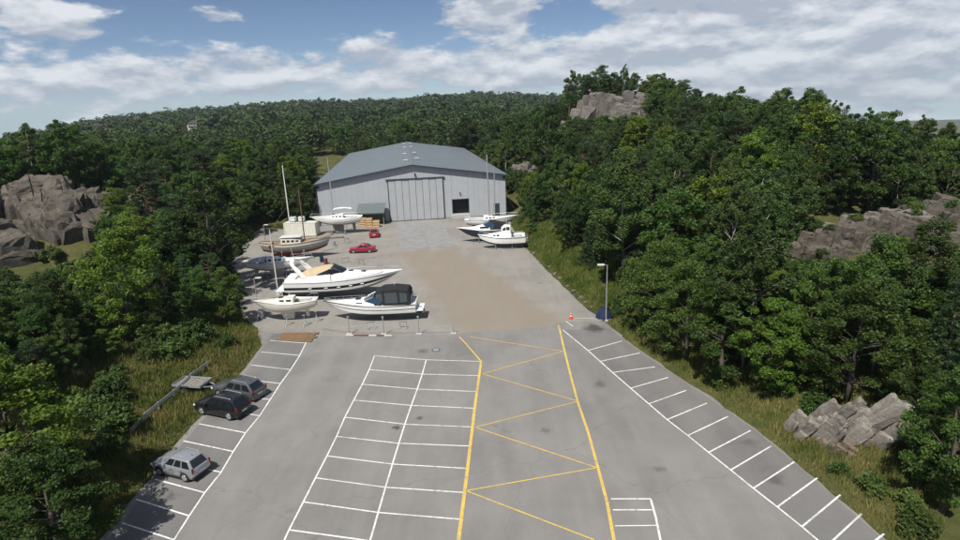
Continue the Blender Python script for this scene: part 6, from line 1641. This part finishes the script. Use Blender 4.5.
def grass():
    rng = np.random.default_rng(9); N = 210000
    X = rng.uniform(-48, 36, N); Y = rng.uniform(14, 122, N); D = sdist(X, Y)
    dens = np.clip(1.25 - D / 13, 0, 1) * np.clip(60 / np.hypot(X, Y), .25, 1)
    k = (D > .02) & (D < 13) & (rng.random(N) < dens) & (np.abs(np.arctan2(X, Y)) < R(43))
    edge = (D[k] < .8); X, Y, D = X[k], Y[k], D[k]; n = len(X); Z = Hgt(X, Y)
    B = 7; X = np.repeat(X, B) + rng.normal(0, .14, n * B); Y = np.repeat(Y, B) + rng.normal(0, .14, n * B); Z = np.repeat(Z, B) - .03
    hh = np.repeat(np.where(D < .9, .22, .5) * rng.uniform(.6, 1.4, n), B) * rng.uniform(.6, 1.2, n * B)
    a = rng.uniform(0, 6.28, n * B); w = rng.uniform(.02, .05, n * B) * np.clip(np.hypot(X, Y) / 45, .8, 2); le = rng.uniform(.05, .5, n * B) * hh; la = rng.uniform(0, 6.28, n * B)
    dx, dy = np.cos(a) * w, np.sin(a) * w
    p0 = np.stack([X - dx, Y - dy, Z], -1); p1 = np.stack([X + dx, Y + dy, Z], -1); p2 = np.stack([X + np.cos(la) * le, Y + np.sin(la) * le, Z + hh], -1)
    T = np.stack([p0, p1, p2], 1); bank = (X > -5) & (Y > 62)
    for nm, k, mt, lab in (('verge_grass', ~bank, grassmat('verge_grass', (.065, .1, .02), (.145, .16, .042), (.29, .235, .095)), 'tall dry and green grass on the verges beside the parking bays'), ('bank_grass', bank, grassmat('bank_grass', (.05, .088, .016), (.1, .14, .028), (.22, .2, .06)), 'lush green grass on the bank between the yard and the right wood')):
        V = T[k].reshape(-1, 3); o = npmesh(nm, V, np.arange(len(V)).reshape(-1, 3), mt); tag(o, lab, 'grass', kind='stuff')
grass()

# ------------------------------------------------------------------ far houses among the trees
def houses():
    M['house_white'] = mat('house_white', (.7, .7, .68), .7); M['house_roof'] = mat('house_roof', (.1, .09, .085), .8)
    for px, py, d, lab in ((97, 127, 620, 'white house far off near the left skyline, leftmost but one'), (57, 143, 420, 'small white house among trees at the far left'), (193, 124.5, 500, 'white house in the forest left of centre, nearest the ridge clearing'), (217, 115, 700, 'white house just below the skyline left of the hall'), (255, 109.5, 900, 'far white house on the skyline above the hall\'s left trees'), (137, 118.5, 850, 'pale far house on the left skyline')):
        r_ = ray(px, py); az = math.atan2(r_.x, r_.y); x, y = math.sin(az) * d, math.cos(az) * d; z = CAMH + r_.z / math.hypot(r_.x, r_.y) * d
        g0 = hz(x, y); o = tag(empty('far_house', (x, y, g0), az * .5 + .4), lab, 'house', 'houses in the far forest'); h = max(5.0, z - g0 + .3); w = 3.4
        MB().box((0, 0, h / 2), (w * 2, 7, h)).build('wall', M['house_white'], o)
        MB().loft([[(-w - .4, y_, h), (0, y_, h + 2.6), (w + .4, y_, h)] for y_ in (-3.9, 3.9)]).build('roof', M['house_roof'], o)
        for q in (-2, 0, 2): MB().box((q, -3.52, h - 1.6), (1.1, .06, 1.2)).build('window', M['glass'], o)
houses()

# ------------------------------------------------------------------ summer haze
def haze():
    m = bpy.data.materials.new('haze'); m.use_nodes = True; nt = m.node_tree; nt.nodes.clear()
    v = nt.nodes.new('ShaderNodeVolumePrincipled'); v.inputs['Density'].default_value = .0001; v.inputs['Color'].default_value = (.72, .84, 1, 1); v.inputs['Anisotropy'].default_value = .2
    o = nt.nodes.new('ShaderNodeOutputMaterial'); nt.links.new(v.outputs[0], o.inputs['Volume'])
    b = MB().box((0, 2000, 5), (8700, 5400, 320)).build('haze', m); tag(b, 'thin summer haze over the forest', 'haze', kind='stuff')
haze()
